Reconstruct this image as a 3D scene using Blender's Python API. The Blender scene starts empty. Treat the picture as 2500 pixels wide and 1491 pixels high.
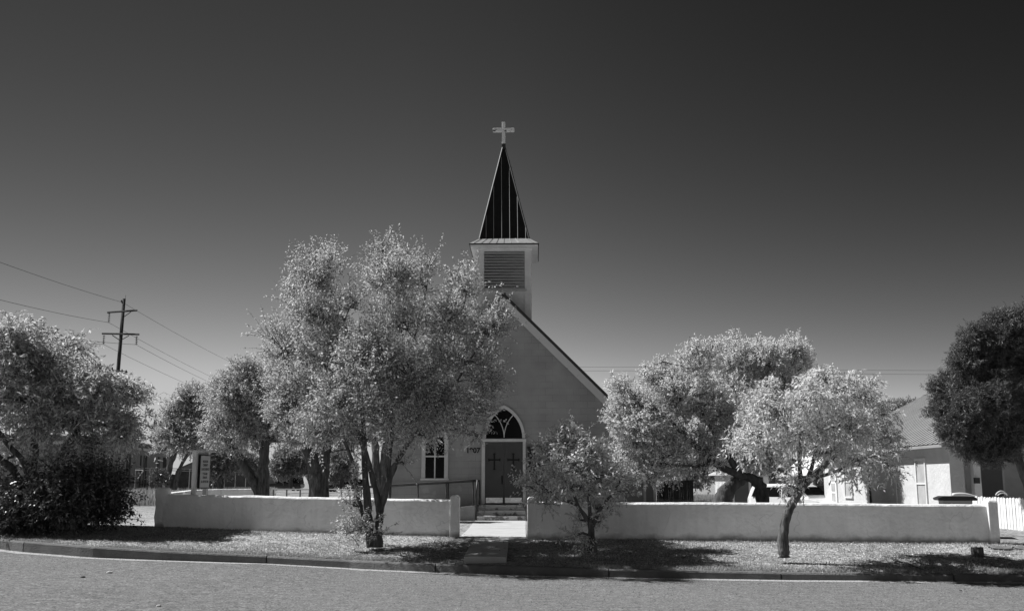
import bpy, math, random
import numpy as np
from mathutils import Vector, noise as mnoise

# ------------------------------------------------------------------ camera, world, sun, exposure
S = bpy.context.scene
EYE = 1.7
PITCH = math.radians(9.75)
cam_d = bpy.data.cameras.new('camera'); cam = bpy.data.objects.new('camera', cam_d)
S.collection.objects.link(cam)
cam.location = (0, 0, EYE); cam.rotation_euler = (math.radians(90)+PITCH, 0, 0)
cam_d.sensor_width = 36; cam_d.lens = 36; cam_d.clip_end = 6000; cam_d.clip_start = 0.1
S.camera = cam
SUN_EL = 48.0; PHI = 17.0           # shadows fall to +X and PHI degrees toward the camera
sx, sy = -math.cos(math.radians(PHI)), math.sin(math.radians(PHI))
sd = Vector((sx*math.cos(math.radians(SUN_EL)), sy*math.cos(math.radians(SUN_EL)), math.sin(math.radians(SUN_EL))))
sl = bpy.data.lights.new('sun', 'SUN'); sl.energy = 4.9; sl.angle = math.radians(0.5); sl.color = (1, 1, 1)
so = bpy.data.objects.new('sun', sl); S.collection.objects.link(so)
so.rotation_euler = sd.to_track_quat('Z', 'Y').to_euler()
w = bpy.data.worlds.new('World'); S.world = w; w.use_nodes = True
nt = w.node_tree; nt.nodes.clear()
sky = nt.nodes.new('ShaderNodeTexSky'); sky.sky_type = 'NISHITA'; sky.sun_disc = False
sky.sun_elevation = math.radians(SUN_EL); sky.sun_rotation = math.atan2(sx, sy)
sky.air_density = 1.0; sky.dust_density = 0.35; sky.ozone_density = 1.0; sky.altitude = 1800
sep = nt.nodes.new('ShaderNodeSeparateColor'); nt.links.new(sky.outputs[0], sep.inputs[0])
pw = nt.nodes.new('ShaderNodeMath'); pw.operation = 'POWER'; nt.links.new(sep.outputs[0], pw.inputs[0]); pw.inputs[1].default_value = 2.45
# red-filtered black-and-white sky: steep response, darker away from the sun's side, capped round the sun
ml = nt.nodes.new('ShaderNodeMath'); ml.operation = 'MULTIPLY'; nt.links.new(pw.outputs[0], ml.inputs[0]); ml.inputs[1].default_value = 0.142
tcw = nt.nodes.new('ShaderNodeTexCoord'); sxyz = nt.nodes.new('ShaderNodeSeparateXYZ'); nt.links.new(tcw.outputs['Generated'], sxyz.inputs[0])
mrx = nt.nodes.new('ShaderNodeMapRange'); mrx.inputs['From Min'].default_value = 0.0; mrx.inputs['From Max'].default_value = 0.45
mrx.inputs['To Min'].default_value = 1.0; mrx.inputs['To Max'].default_value = 0.60; nt.links.new(sxyz.outputs[0], mrx.inputs[0])
mrl = nt.nodes.new('ShaderNodeMapRange'); mrl.inputs['From Min'].default_value = -0.5; mrl.inputs['From Max'].default_value = -0.1
mrl.inputs['To Min'].default_value = 0.62; mrl.inputs['To Max'].default_value = 1.0; nt.links.new(sxyz.outputs[0], mrl.inputs[0])
m0x = nt.nodes.new('ShaderNodeMath'); m0x.operation = 'MULTIPLY'; nt.links.new(ml.outputs[0], m0x.inputs[0]); nt.links.new(mrl.outputs[0], m0x.inputs[1])
m2x = nt.nodes.new('ShaderNodeMath'); m2x.operation = 'MULTIPLY'; nt.links.new(m0x.outputs[0], m2x.inputs[0]); nt.links.new(mrx.outputs[0], m2x.inputs[1])
mnx = nt.nodes.new('ShaderNodeMath'); mnx.operation = 'SMOOTH_MIN'; mnx.inputs[2].default_value = 2.2; nt.links.new(m2x.outputs[0], mnx.inputs[0]); mnx.inputs[1].default_value = 3.9
comb = nt.nodes.new('ShaderNodeCombineColor')
for i in range(3): nt.links.new(mnx.outputs[0], comb.inputs[i])
bg = nt.nodes.new('ShaderNodeBackground'); nt.links.new(comb.outputs[0], bg.inputs[0]); bg.inputs[1].default_value = 0.1
wo = nt.nodes.new('ShaderNodeOutputWorld'); nt.links.new(bg.outputs[0], wo.inputs[0])
SKYPOW, SKYBG = pw, bg
S.view_settings.view_transform = 'Standard'; S.view_settings.look = 'None'
S.view_settings.exposure = 0.45; S.view_settings.gamma = 1

# ------------------------------------------------------------------ pixel helpers (photo pixels, 2500 x 1491) -> world points
CP, SP = math.cos(PITCH), math.sin(PITCH)
def ray(px, py):
    u = (px-1250)/2500.0; v = (745.5-py)/2500.0
    return Vector((u, CP - v*SP, SP + v*CP))
def P(px, py, Y):
    r = ray(px, py); k = Y/r.y
    return Vector((r.x*k, Y, EYE + r.z*k))
def G(px, py, z=0.0):
    r = ray(px, py); k = (z-EYE)/r.z
    return Vector((r.x*k, r.y*k, z))
def X_at(px, Y, py=1200): return P(px, py, Y).x
R = random.Random(7)

# ------------------------------------------------------------------ materials (all neutral: the photograph is monochrome)
MATS = {}
def mat(name, v, rough=0.8, var=0.0, scale=4.0, bump=0.0, bscale=None, spec=0.3, metal=0.0, detail=4.0, stretch=None, v2=None, thresh=None):
    if name in MATS: return MATS[name]
    m = bpy.data.materials.new(name); m.use_nodes = True; t = m.node_tree; N = t.nodes; L = t.links
    b = N['Principled BSDF']; b.inputs['Roughness'].default_value = rough
    b.inputs['Specular IOR Level'].default_value = spec; b.inputs['Metallic'].default_value = metal
    b.inputs['Base Color'].default_value = (v, v, v, 1)
    tc = N.new('ShaderNodeTexCoord'); mp = N.new('ShaderNodeMapping'); L.new(tc.outputs['Object'], mp.inputs[0])
    if stretch: mp.inputs['Scale'].default_value = stretch
    if var > 0 or v2 is not None:
        n = N.new('ShaderNodeTexNoise'); n.inputs['Scale'].default_value = scale; n.inputs['Detail'].default_value = detail
        n.inputs['Roughness'].default_value = 0.65
        L.new(mp.outputs[0], n.inputs['Vector'])
        r = N.new('ShaderNodeValToRGB')
        lo, hi = (v*(1-var), v*(1+var)) if v2 is None else (v, v2)
        a0, a1 = (0.3, 0.7) if thresh is None else thresh
        r.color_ramp.elements[0].position = a0; r.color_ramp.elements[1].position = a1
        r.color_ramp.elements[0].color = (lo, lo, lo, 1); r.color_ramp.elements[1].color = (hi, hi, hi, 1)
        L.new(n.outputs['Fac'], r.inputs[0]); L.new(r.outputs[0], b.inputs['Base Color'])
    if bump > 0:
        n2 = N.new('ShaderNodeTexNoise'); n2.inputs['Scale'].default_value = bscale or scale*3; n2.inputs['Detail'].default_value = 5
        L.new(mp.outputs[0], n2.inputs['Vector'])
        bp = N.new('ShaderNodeBump'); bp.inputs['Strength'].default_value = bump; bp.inputs['Distance'].default_value = 0.05
        L.new(n2.outputs['Fac'], bp.inputs['Height']); L.new(bp.outputs[0], b.inputs['Normal'])
    MATS[name] = m; return m

def ground_mat(name, v_lo, v_hi, speck, big=0.5, s1=38.0, s2=0.6, bump=0.6, dark=None):
    m = bpy.data.materials.new(name); m.use_nodes = True; t = m.node_tree; N = t.nodes; L = t.links
    b = N['Principled BSDF']; b.inputs['Roughness'].default_value = 0.95; b.inputs['Specular IOR Level'].default_value = 0.1
    tc = N.new('ShaderNodeTexCoord')
    def nz(sc, det, rgh=0.6):
        n = N.new('ShaderNodeTexNoise'); n.inputs['Scale'].default_value = sc; n.inputs['Detail'].default_value = det
        n.inputs['Roughness'].default_value = rgh; L.new(tc.outputs['Object'], n.inputs['Vector']); return n
    fine = nz(s1, 3, 0.8); med = nz(s1*0.22, 4); large = nz(s2, 5)
    r1 = N.new('ShaderNodeMapRange'); r1.inputs['From Min'].default_value = 0.3; r1.inputs['From Max'].default_value = 0.7
    r1.inputs['To Min'].default_value = v_lo; r1.inputs['To Max'].default_value = v_hi; L.new(large.outputs['Fac'], r1.inputs[0])
    r2 = N.new('ShaderNodeMapRange'); r2.inputs['From Min'].default_value = 0.3; r2.inputs['From Max'].default_value = 0.7
    r2.inputs['To Min'].default_value = 1-speck; r2.inputs['To Max'].default_value = 1+speck; L.new(fine.outputs['Fac'], r2.inputs[0])
    r3 = N.new('ShaderNodeMapRange'); r3.inputs['From Min'].default_value = 0.3; r3.inputs['From Max'].default_value = 0.7
    r3.inputs['To Min'].default_value = 1-speck*big; r3.inputs['To Max'].default_value = 1+speck*big; L.new(med.outputs['Fac'], r3.inputs[0])
    m1 = N.new('ShaderNodeMath'); m1.operation = 'MULTIPLY'; L.new(r1.outputs[0], m1.inputs[0]); L.new(r2.outputs[0], m1.inputs[1])
    m2 = N.new('ShaderNodeMath'); m2.operation = 'MULTIPLY'; L.new(m1.outputs[0], m2.inputs[0]); L.new(r3.outputs[0], m2.inputs[1])
    c = N.new('ShaderNodeCombineColor')
    for i in range(3): L.new(m2.outputs[0], c.inputs[i])
    L.new(c.outputs[0], b.inputs['Base Color'])
    bp = N.new('ShaderNodeBump'); bp.inputs['Strength'].default_value = bump; bp.inputs['Distance'].default_value = 0.02
    L.new(fine.outputs['Fac'], bp.inputs['Height']); L.new(bp.outputs[0], b.inputs['Normal'])
    return m

def leaf_mat(name, lo, hi, trans=0.35, rough=0.45):
    m = bpy.data.materials.new(name); m.use_nodes = True; t = m.node_tree; N = t.nodes; L = t.links
    N.clear(); out = N.new('ShaderNodeOutputMaterial')
    g = N.new('ShaderNodeNewGeometry')
    r = N.new('ShaderNodeMapRange'); r.inputs['To Min'].default_value = lo; r.inputs['To Max'].default_value = hi
    L.new(g.outputs['Random Per Island'], r.inputs[0])
    c = N.new('ShaderNodeCombineColor')
    for i in range(3): L.new(r.outputs[0], c.inputs[i])
    p = N.new('ShaderNodeBsdfPrincipled'); p.inputs['Roughness'].default_value = rough; p.inputs['Specular IOR Level'].default_value = 0.5
    L.new(c.outputs[0], p.inputs['Base Color'])
    tr = N.new('ShaderNodeBsdfTranslucent'); L.new(c.outputs[0], tr.inputs[0])
    mx = N.new('ShaderNodeMixShader'); mx.inputs[0].default_value = trans
    L.new(p.outputs[0], mx.inputs[1]); L.new(tr.outputs[0], mx.inputs[2]); L.new(mx.outputs[0], out.inputs[0])
    return m

def block_mat(name, v):
    m = bpy.data.materials.new(name); m.use_nodes = True; t = m.node_tree; N = t.nodes; L = t.links
    b = N['Principled BSDF']; b.inputs['Roughness'].default_value = 0.85; b.inputs['Specular IOR Level'].default_value = 0.2
    tc = N.new('ShaderNodeTexCoord'); s = N.new('ShaderNodeSeparateXYZ'); L.new(tc.outputs['Object'], s.inputs[0])
    ad = N.new('ShaderNodeMath'); ad.operation = 'ADD'; L.new(s.outputs[0], ad.inputs[0]); L.new(s.outputs[1], ad.inputs[1])
    c = N.new('ShaderNodeCombineXYZ'); L.new(ad.outputs[0], c.inputs[0]); L.new(s.outputs[2], c.inputs[1])
    br = N.new('ShaderNodeTexBrick'); L.new(c.outputs[0], br.inputs['Vector']); br.inputs['Scale'].default_value = 1
    br.inputs['Brick Width'].default_value = 0.46; br.inputs['Row Height'].default_value = 0.215
    br.inputs['Mortar Size'].default_value = 0.006; br.inputs['Mortar Smooth'].default_value = 0.3
    br.inputs['Color1'].default_value = (v, v, v, 1); br.inputs['Color2'].default_value = (v*.93, v*.93, v*.93, 1)
    br.inputs['Mortar'].default_value = (v*.70, v*.70, v*.70, 1)
    n = N.new('ShaderNodeTexNoise'); n.inputs['Scale'].default_value = 1.3; n.inputs['Detail'].default_value = 5; L.new(tc.outputs['Object'], n.inputs['Vector'])
    mr = N.new('ShaderNodeMapRange'); mr.inputs['From Min'].default_value = .3; mr.inputs['From Max'].default_value = .7
    mr.inputs['To Min'].default_value = 0.86; mr.inputs['To Max'].default_value = 1.10; L.new(n.outputs['Fac'], mr.inputs[0])
    # mortar lines fade in and out: mix the brick colour with plain paint by another noise
    n3 = N.new('ShaderNodeTexNoise'); n3.inputs['Scale'].default_value = 0.9; L.new(tc.outputs['Object'], n3.inputs['Vector'])
    mr3 = N.new('ShaderNodeMapRange'); mr3.inputs['From Min'].default_value = .36; mr3.inputs['From Max'].default_value = .56; L.new(n3.outputs['Fac'], mr3.inputs[0])
    mxp = N.new('ShaderNodeMix'); mxp.data_type = 'RGBA'; L.new(mr3.outputs[0], mxp.inputs['Factor'])
    mxp.inputs[6].default_value = (v*.96, v*.96, v*.96, 1); L.new(br.outputs['Color'], mxp.inputs[7])
    mx = N.new('ShaderNodeVectorMath'); mx.operation = 'SCALE'; L.new(mxp.outputs[2], mx.inputs[0]); L.new(mr.outputs[0], mx.inputs['Scale'])
    L.new(mx.outputs[0], b.inputs['Base Color'])
    n2 = N.new('ShaderNodeTexNoise'); n2.inputs['Scale'].default_value = 25; L.new(tc.outputs['Object'], n2.inputs['Vector'])
    m3 = N.new('ShaderNodeMath'); m3.operation = 'MULTIPLY_ADD'; L.new(br.outputs['Fac'], m3.inputs[0]); m3.inputs[1].default_value = -1.2; L.new(n2.outputs['Fac'], m3.inputs[2])
    bp = N.new('ShaderNodeBump'); bp.inputs['Strength'].default_value = .35; bp.inputs['Distance'].default_value = .01
    L.new(m3.outputs[0], bp.inputs['Height']); L.new(bp.outputs[0], b.inputs['Normal'])
    return m

def stucco_mat(name, v, dirt_z=None):
    """painted stucco; splash dirt rises from the foot of the wall (object z = 0 is the foot)"""
    m = mat(name, v, rough=0.9, var=0.13, scale=1.1, bump=0.5, bscale=11, detail=8)
    t = m.node_tree; N = t.nodes; L = t.links; b = N['Principled BSDF']
    src = b.inputs['Base Color'].links[0].from_socket
    tc = N.new('ShaderNodeTexCoord'); s = N.new('ShaderNodeSeparateXYZ'); L.new(tc.outputs['Object'], s.inputs[0])
    n = N.new('ShaderNodeTexNoise'); n.inputs['Scale'].default_value = 3.5; n.inputs['Detail'].default_value = 6; L.new(tc.outputs['Object'], n.inputs['Vector'])
    ma = N.new('ShaderNodeMath'); ma.operation = 'MULTIPLY_ADD'; L.new(n.outputs['Fac'], ma.inputs[0]); ma.inputs[1].default_value = -0.28; L.new(s.outputs[2], ma.inputs[2])
    mr = N.new('ShaderNodeMapRange'); mr.inputs['From Min'].default_value = -0.12; mr.inputs['From Max'].default_value = 0.0
    mr.inputs['To Min'].default_value = 0.45; mr.inputs['To Max'].default_value = 1.0; L.new(ma.outputs[0], mr.inputs[0])
    sc = N.new('ShaderNodeVectorMath'); sc.operation = 'SCALE'; L.new(src, sc.inputs[0]); L.new(mr.outputs[0], sc.inputs['Scale'])
    # rain streaks running down the face, and sparse hairline cracks
    mp2 = N.new('ShaderNodeMapping'); mp2.inputs['Scale'].default_value = (5, 5, .5); L.new(tc.outputs['Object'], mp2.inputs[0])
    n5 = N.new('ShaderNodeTexNoise'); n5.inputs['Scale'].default_value = 1.4; n5.inputs['Detail'].default_value = 6; L.new(mp2.outputs[0], n5.inputs['Vector'])
    r5 = N.new('ShaderNodeMapRange'); r5.inputs['From Min'].default_value = .35; r5.inputs['From Max'].default_value = .55
    r5.inputs['To Min'].default_value = .94; r5.inputs['To Max'].default_value = 1.0; L.new(n5.outputs['Fac'], r5.inputs[0])
    n6 = N.new('ShaderNodeTexNoise'); n6.inputs['Scale'].default_value = 2.0; L.new(tc.outputs['Object'], n6.inputs['Vector'])
    ad = N.new('ShaderNodeVectorMath'); ad.operation = 'ADD'; L.new(tc.outputs['Object'], ad.inputs[0]); L.new(n6.outputs['Color'], ad.inputs[1])
    vo = N.new('ShaderNodeTexVoronoi'); vo.feature = 'DISTANCE_TO_EDGE'; vo.inputs['Scale'].default_value = .55; L.new(ad.outputs[0], vo.inputs['Vector'])
    r6 = N.new('ShaderNodeMapRange'); r6.inputs['From Min'].default_value = 0.0; r6.inputs['From Max'].default_value = .006
    r6.inputs['To Min'].default_value = .80; r6.inputs['To Max'].default_value = 1.0; L.new(vo.outputs['Distance'], r6.inputs[0])
    mm = N.new('ShaderNodeMath'); mm.operation = 'MULTIPLY'; L.new(r5.outputs[0], mm.inputs[0]); L.new(r6.outputs[0], mm.inputs[1])
    s2 = N.new('ShaderNodeVectorMath'); s2.operation = 'SCALE'; L.new(sc.outputs[0], s2.inputs[0]); L.new(mm.outputs[0], s2.inputs['Scale'])
    L.new(s2.outputs[0], b.inputs['Base Color'])
    return m

M_white = mat('white_paint', .74, .6, .06, 6, .1, 20)
M_trim = mat('white_trim_paint', .66, .6, .10, 3, .15, 25)
M_peel = mat('peeling_white_paint', .28, .8, 0, 7, .4, 30, v2=.72, thresh=(.36, .42))
M_dark = mat('dark_metal', .03, .5, .3, 8, spec=.5)
M_glass = mat('dark_glass', .006, .2, spec=.12)
M_conc = mat('concrete', .42, .9, .15, 5, .4, 40)
M_pole = mat('weathered_dark_wood', .05, .9, .35, 5, .5, 20, stretch=(1, 1, .15))
M_wood = mat('dark_fence_wood', .035, .9, .6, 4, .5, 20, stretch=(3, 3, .3))
M_bark = mat('bark', .11, .95, .7, 14, 1.0, 30, stretch=(1, 1, .22), detail=7)
M_bark_pale = mat('pale_bark', .12, .95, .85, 12, 1.0, 26, stretch=(1, 1, .25), detail=7)

# ------------------------------------------------------------------ object helpers
def link(o, parent=None):
    S.collection.objects.link(o)
    if parent is not None: o.parent = parent
    return o
def tag(o, label=None, cat=None, group=None, kind=None):
    if label: o['label'] = label
    if cat: o['category'] = cat
    if group: o['group'] = group
    if kind: o['kind'] = kind
    return o
def thing(name, label, cat, loc=(0, 0, 0), rz=0.0, group=None):
    o = bpy.data.objects.new(name, None); o.empty_display_size = .3
    link(o); o.location = loc; o.rotation_euler = (0, 0, rz)
    return tag(o, label, cat, group)

class MB:
    """collects polygons, builds one mesh"""
    def __init__(s): s.v = []; s.f = []
    def add(s, vs, fs):
        k = len(s.v); s.v += [tuple(x) for x in vs]; s.f += [tuple(i+k for i in f) for f in fs]; return s
    def box(s, x0, x1, y0, y1, z0, z1):
        return s.add([(x0,y0,z0),(x1,y0,z0),(x1,y1,z0),(x0,y1,z0),(x0,y0,z1),(x1,y0,z1),(x1,y1,z1),(x0,y1,z1)],
                     [(0,3,2,1),(4,5,6,7),(0,1,5,4),(1,2,6,5),(2,3,7,6),(3,0,4,7)])
    def prism(s, pts, a, b, axis='y'):
        """polygon of 2-D points (x,z) extruded along y from a to b (axis x: points are (y,z); axis z: points are (x,y))"""
        n = len(pts)
        def mk(p, t): return (p[0], t, p[1]) if axis == 'y' else ((t, p[0], p[1]) if axis == 'x' else (p[0], p[1], t))
        vs = [mk(p, a) for p in pts] + [mk(p, b) for p in pts]
        fs = [tuple(range(n)), tuple(range(2*n-1, n-1, -1))] + [(i, i+n, (i+1) % n+n, (i+1) % n) for i in range(n)]
        return s.add(vs, fs)
    def ring(s, outer, inner, a, b):
        """frame between two open polylines (x,z) extruded along y"""
        n = len(outer)
        for i in range(n-1):
            q = [outer[i], outer[i+1], inner[i+1], inner[i]]
            s.prism(q, a, b)
        return s
    def tube(s, pts, rad, n=8, cap=True):
        pts = [Vector(p) for p in pts]; m = len(pts)
        rad = rad if isinstance(rad, (list, tuple)) else [rad]*m
        k = len(s.v); up = Vector((0, 0, 1)); prev = None
        for i, p in enumerate(pts):
            d = (pts[min(i+1, m-1)] - pts[max(i-1, 0)]).normalized()
            if prev is None:
                a = d.cross(up if abs(d.z) < .9 else Vector((1, 0, 0))).normalized()
            else:
                a = (prev - d*prev.dot(d)).normalized()
            prev = a; b = d.cross(a)
            for j in range(n):
                t = 2*math.pi*j/n
                s.v.append(tuple(p + (a*math.cos(t)+b*math.sin(t))*rad[i]))
        for i in range(m-1):
            for j in range(n):
                s.f.append((k+i*n+j, k+i*n+(j+1) % n, k+(i+1)*n+(j+1) % n, k+(i+1)*n+j))
        if cap:
            s.f.append(tuple(k+j for j in range(n-1, -1, -1))); s.f.append(tuple(k+(m-1)*n+j for j in range(n)))
        return s
    def lathe(s, prof, c=(0, 0, 0), n=16):
        k = len(s.v); m = len(prof)
        for r, z in prof:
            for j in range(n):
                t = 2*math.pi*j/n; s.v.append((c[0]+r*math.cos(t), c[1]+r*math.sin(t), c[2]+z))
        for i in range(m-1):
            for j in range(n): s.f.append((k+i*n+j, k+i*n+(j+1) % n, k+(i+1)*n+(j+1) % n, k+(i+1)*n+j))
        s.f.append(tuple(k+j for j in range(n-1, -1, -1))); s.f.append(tuple(k+(m-1)*n+j for j in range(n)))
        return s
    def xf(s, fn):
        s.v = [tuple(fn(Vector(v))) for v in s.v]; return s
    def build(s, name, m, parent=None, smooth=False, bevel=0, loc=None):
        me = bpy.data.meshes.new(name); me.from_pydata(s.v, [], s.f); me.update()
        o = bpy.data.objects.new(name, me); link(o, parent)
        if m: me.materials.append(m)
        if smooth:
            me.polygons.foreach_set('use_smooth', [True]*len(me.polygons))
        if bevel:
            bv = o.modifiers.new('bevel', 'BEVEL'); bv.width = bevel; bv.segments = 2; bv.limit_method = 'ANGLE'
        if loc is not None: o.location = loc
        return o

def text_mesh(name, s, size, m, parent, loc, rot, bold=.0, depth=.004, align='CENTER', sx_=1.0):
    cu = bpy.data.curves.new(name, 'FONT'); cu.body = s; cu.size = size; cu.align_x = align; cu.align_y = 'CENTER'
    cu.extrude = depth; cu.offset = bold
    t = bpy.data.objects.new('t', cu); S.collection.objects.link(t)
    bpy.context.view_layer.update()
    me = bpy.data.meshes.new_from_object(t)
    bpy.data.objects.remove(t); me.materials.clear(); me.materials.append(m)
    o = bpy.data.objects.new(name, me); link(o, parent); o.location = loc; o.rotation_euler = rot; o.scale = (sx_, 1, 1)
    return o

def poly_mesh(name, V, F4, m, parent=None):
    """fast mesh from numpy: V (n,3), F4 (k,4) or (k,3)"""
    me = bpy.data.meshes.new(name); k = F4.shape[1]
    me.vertices.add(len(V)); me.vertices.foreach_set('co', V.astype(np.float32).ravel())
    me.loops.add(F4.size); me.loops.foreach_set('vertex_index', F4.astype(np.int32).ravel())
    me.polygons.add(len(F4)); me.polygons.foreach_set('loop_start', np.arange(0, F4.size, k, dtype=np.int32))
    try: me.polygons.foreach_set('loop_total', np.full(len(F4), k, dtype=np.int32))
    except Exception: pass
    me.update(calc_edges=True); me.materials.append(m)
    o = bpy.data.objects.new(name, me); return link(o, parent)

def fbm(x, y, z=0.0): return mnoise.fractal(Vector((x, y, z)), 0.9, 2.0, 4)

# ------------------------------------------------------------------ terrain lines
# kerb: photo pixel column, foot of kerb, top of kerb
KERB_PX = [(-900, 1268, 1240), (-400, 1308, 1283), (0, 1340, 1315.5), (56, 1347, 1321), (219, 1360, 1334), (400, 1367, 1345), (650, 1375, 1356), (850, 1386, 1366.5),
           (1060, 1396, 1375), (1300, 1404, 1382), (1500, 1409, 1388), (1910, 1415, 1396), (2200, 1417, 1399), (2500, 1420, 1402), (3300, 1426, 1408)]
def Zr(x): return max(0.0, min(.6, (-3.0-x)*.030))       # the road climbs gently to the left
KERB = []
for px, yb, yt in KERB_PX:
    g = G(px, yb, 0.0)
    for _ in range(8): g = G(px, yb, Zr(g.x))
    top = P(px, yt, g.y); KERB.append((g.x, g.y, top.z))
kx = [k[0] for k in KERB]
def Yk(x): return float(np.interp(x, kx, [k[1] for k in KERB]))
def Zk(x): return float(np.interp(x, kx, [k[2] for k in KERB]))
ZW = 0.45
def ZWx(x): return ZW + max(0.0, min(.45, (-1.0-x)*.0195))
WALL = [(-30, 29.5), (P(380, 1283, 25.5).x, 25.5), (P(1117, 1307, 23.75).x, 23.75), (P(1288, 1311, 23.05).x, 23.05), (P(2434, 1321, 21.5).x, 21.5), (20, 20.9), (40, 19.5)]
def Yw(x): return float(np.interp(x, [q[0] for q in WALL], [q[1] for q in WALL]))
def smooth(a, b, t):
    t = max(0, min(1, (t-a)/(b-a))); return t*t*(3-2*t)
def ground_z(x, y):
    yk, yw = Yk(x)+.15, Yw(x)
    if y < yk-.1: return Zr(x)
    zk = Zk(x)-.01
    if y < yw:
        t = (y-yk)/(yw-yk); z = zk+(ZWx(x)-zk)*t
        z += .018*mnoise.noise(Vector((x*.9, y*.9, 3)))*min(1, max(0, t)*6)
        # the verge humps over the roots next to the slab path
        return z
    z = ZWx(x) + (.5-ZWx(x))*min(1, (y-yw)/6)
    drop = smooth(38, 48, y)*smooth(3, 8, x)
    z -= .5*drop
    return z + .02*mnoise.noise(Vector((x*.4, y*.4, 1)))

def GH(px, py, Y0=15.0, Y1=32.0):
    best = None
    for Y in np.arange(Y0, Y1, .04):
        x = X_at(px, Y, py); z = ground_z(x, Y); r = P(px, py, Y)
        d = abs(r.z-z)
        if best is None or d < best[0]: best = (d, x, float(Y), z)
    return Vector(best[1:])
# ------------------------------------------------------------------ setting
M_verge = ground_mat('dry_verge', .20, .36, .85, .5, 17, .8, 1.0)
M_road = ground_mat('road_asphalt', .165, .195, .8, .35, 27, .35, .9)
M_gut = mat('gutter_concrete', .38, .9, .15, 6, .4, 40)
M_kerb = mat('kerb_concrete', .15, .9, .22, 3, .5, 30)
M_walk = mat('walk_concrete', .48, .85, .10, 2.5, .25, 60)

xs = sorted(set([round(v, 3) for v in list(np.arange(-26, 24, .25)) + list(np.geomspace(24, 1500, 26)) + [-v for v in np.geomspace(26, 1500, 26)]]))
rows = [-60.0] + ['k0', 'k1'] + [('v', t) for t in np.linspace(0, 1, 18)] + [('b', d) for d in [.4, 1, 2, 3, 4.5, 6, 8, 10, 12, 14, 17, 20, 24, 28, 34, 42, 55, 75, 100, 150, 250, 500, 1200, 3000]]
V = []
for r in rows:
    for x in xs:
        yk, yw = Yk(x)+.12, Yw(x)
        if r == -60.0: V.append((x, -60, -.5))
        elif r == 'k0': V.append((x, yk-.02, Zr(x)-.3))
        elif r == 'k1': V.append((x, yk, Zk(x)-.03))
        elif r[0] == 'v':
            y = yk+.04+(yw-yk-.04)*r[1]; V.append((x, y, ground_z(x, max(y, yk+.04))))
        else: V.append((x, yw+r[1], ground_z(x, yw+r[1]) if r[1] < 200 else .5))
nx = len(xs)
F = [(i*nx+j, i*nx+j+1, (i+1)*nx+j+1, (i+1)*nx+j) for i in range(len(rows)-1) for j in range(nx-1)]
g = MB(); g.v = V; g.f = F
tag(g.build('ground', M_verge, smooth=True), kind='structure')

# road sheet up to the kerb
m = MB(); kk = [(x, Yk(x)) for x in np.arange(-60, 60, .5)]
for i in range(len(kk)-1):
    (x0, y0), (x1, y1) = kk[i], kk[i+1]
    m.add([(x0, -8, Zr(x0)), (x1, -8, Zr(x1)), (x1, y1, Zr(x1)), (x0, y0, Zr(x0))], [(0, 1, 2, 3)])
tag(m.build('road', M_road), kind='structure')
# gutter strip: pale concrete with a ragged asphalt edge
m = MB(); gx = np.arange(-26, 24, .12)
for i in range(len(gx)-1):
    def wd(x):
        a = float(np.interp(x, [-26, -9, -5, -1, 1.5, 5, 24], [.42, .36, .26, .34, .26, .32, .36]))
        return max(.05, a + .10*mnoise.noise(Vector((x*1.1, 0, 9))) + .05*mnoise.noise(Vector((x*5, 2, 9))))
    x0, x1 = gx[i], gx[i+1]
    m.add([(x0, Yk(x0)-wd(x0), .004+Zr(x0)), (x1, Yk(x1)-wd(x1), .004+Zr(x1)), (x1, Yk(x1)+.01, .004+Zr(x1)), (x0, Yk(x0)+.01, .004+Zr(x0))], [(0, 1, 2, 3)])
tag(m.build('gutter', M_gut), kind='structure')
# kerb: one stone per joint
joints_px = [-900, -400, 56, 650, 1063, 1487, 1908, 2330, 2760, 3300]
jx = [float(np.interp(p, [q[0] for q in KERB_PX], kx)) for p in joints_px]
m = MB()
for a, b in zip(jx[:-1], jx[1:]):
    a += .012; b -= .012; n = max(2, int((b-a)/.25)); dz = R.uniform(-.006, .006)
    P_ = []
    for i in range(n+1):
        x = a+(b-a)*i/n; y = Yk(x); z = Zk(x)+dz; e = .006*mnoise.noise(Vector((x*6, 1, 1)))
        P_.append([(x, y-.015, -.1), (x, y+e, z-.03), (x, y+.025+e, z-.003), (x, y+.15, z), (x, y+.15, -.1)])
    k = len(m.v)
    for q in P_: m.v += q
    for i in range(n):
        for j in range(4): m.f.append((k+i*5+j, k+(i+1)*5+j, k+(i+1)*5+j+1, k+i*5+j+1))
    m.f.append((k, k+1, k+2, k+3, k+4)); e_ = k+n*5; m.f.append((e_+4, e_+3, e_+2, e_+1, e_))
tag(m.build('kerb', M_kerb), kind='structure')

# walkway: wide yard part and narrower raised slab down to the kerb
def slab(a, b, zs, th=.18):
    """a: list of 4 (px,py) corners with z"""
    vs = []
    for (px, py, z) in a: vs.append(tuple(G(px, py, z)))
    lo = [(v[0], v[1], v[2]-th) for v in vs]
    return vs + lo
m = MB()
def slabq(c):
    vs = [tuple(G(*q)) for q in c]; lo = [(v[0], v[1], v[2]-.22) for v in vs]
    m.add(vs+lo, [(0, 1, 2, 3), (7, 6, 5, 4), (0, 4, 5, 1), (1, 5, 6, 2), (2, 6, 7, 3), (3, 7, 4, 0)])
slabq([(1122, 1309.5, .47), (1285, 1309.5, .47), (1284, 1289, .495), (1144, 1289, .495)])
slabq([(1144, 1288.6, .495), (1284, 1288.6, .495), (1284, 1264.5, .52), (1163, 1264.5, .52)])
slabq([(1132.5, 1357, .292), (1236.5, 1358, .292), (1243, 1310, .47), (1158, 1310, .47)])
o = m.build('walkway', M_walk, bevel=.012); tag(o, kind='structure')

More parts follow.
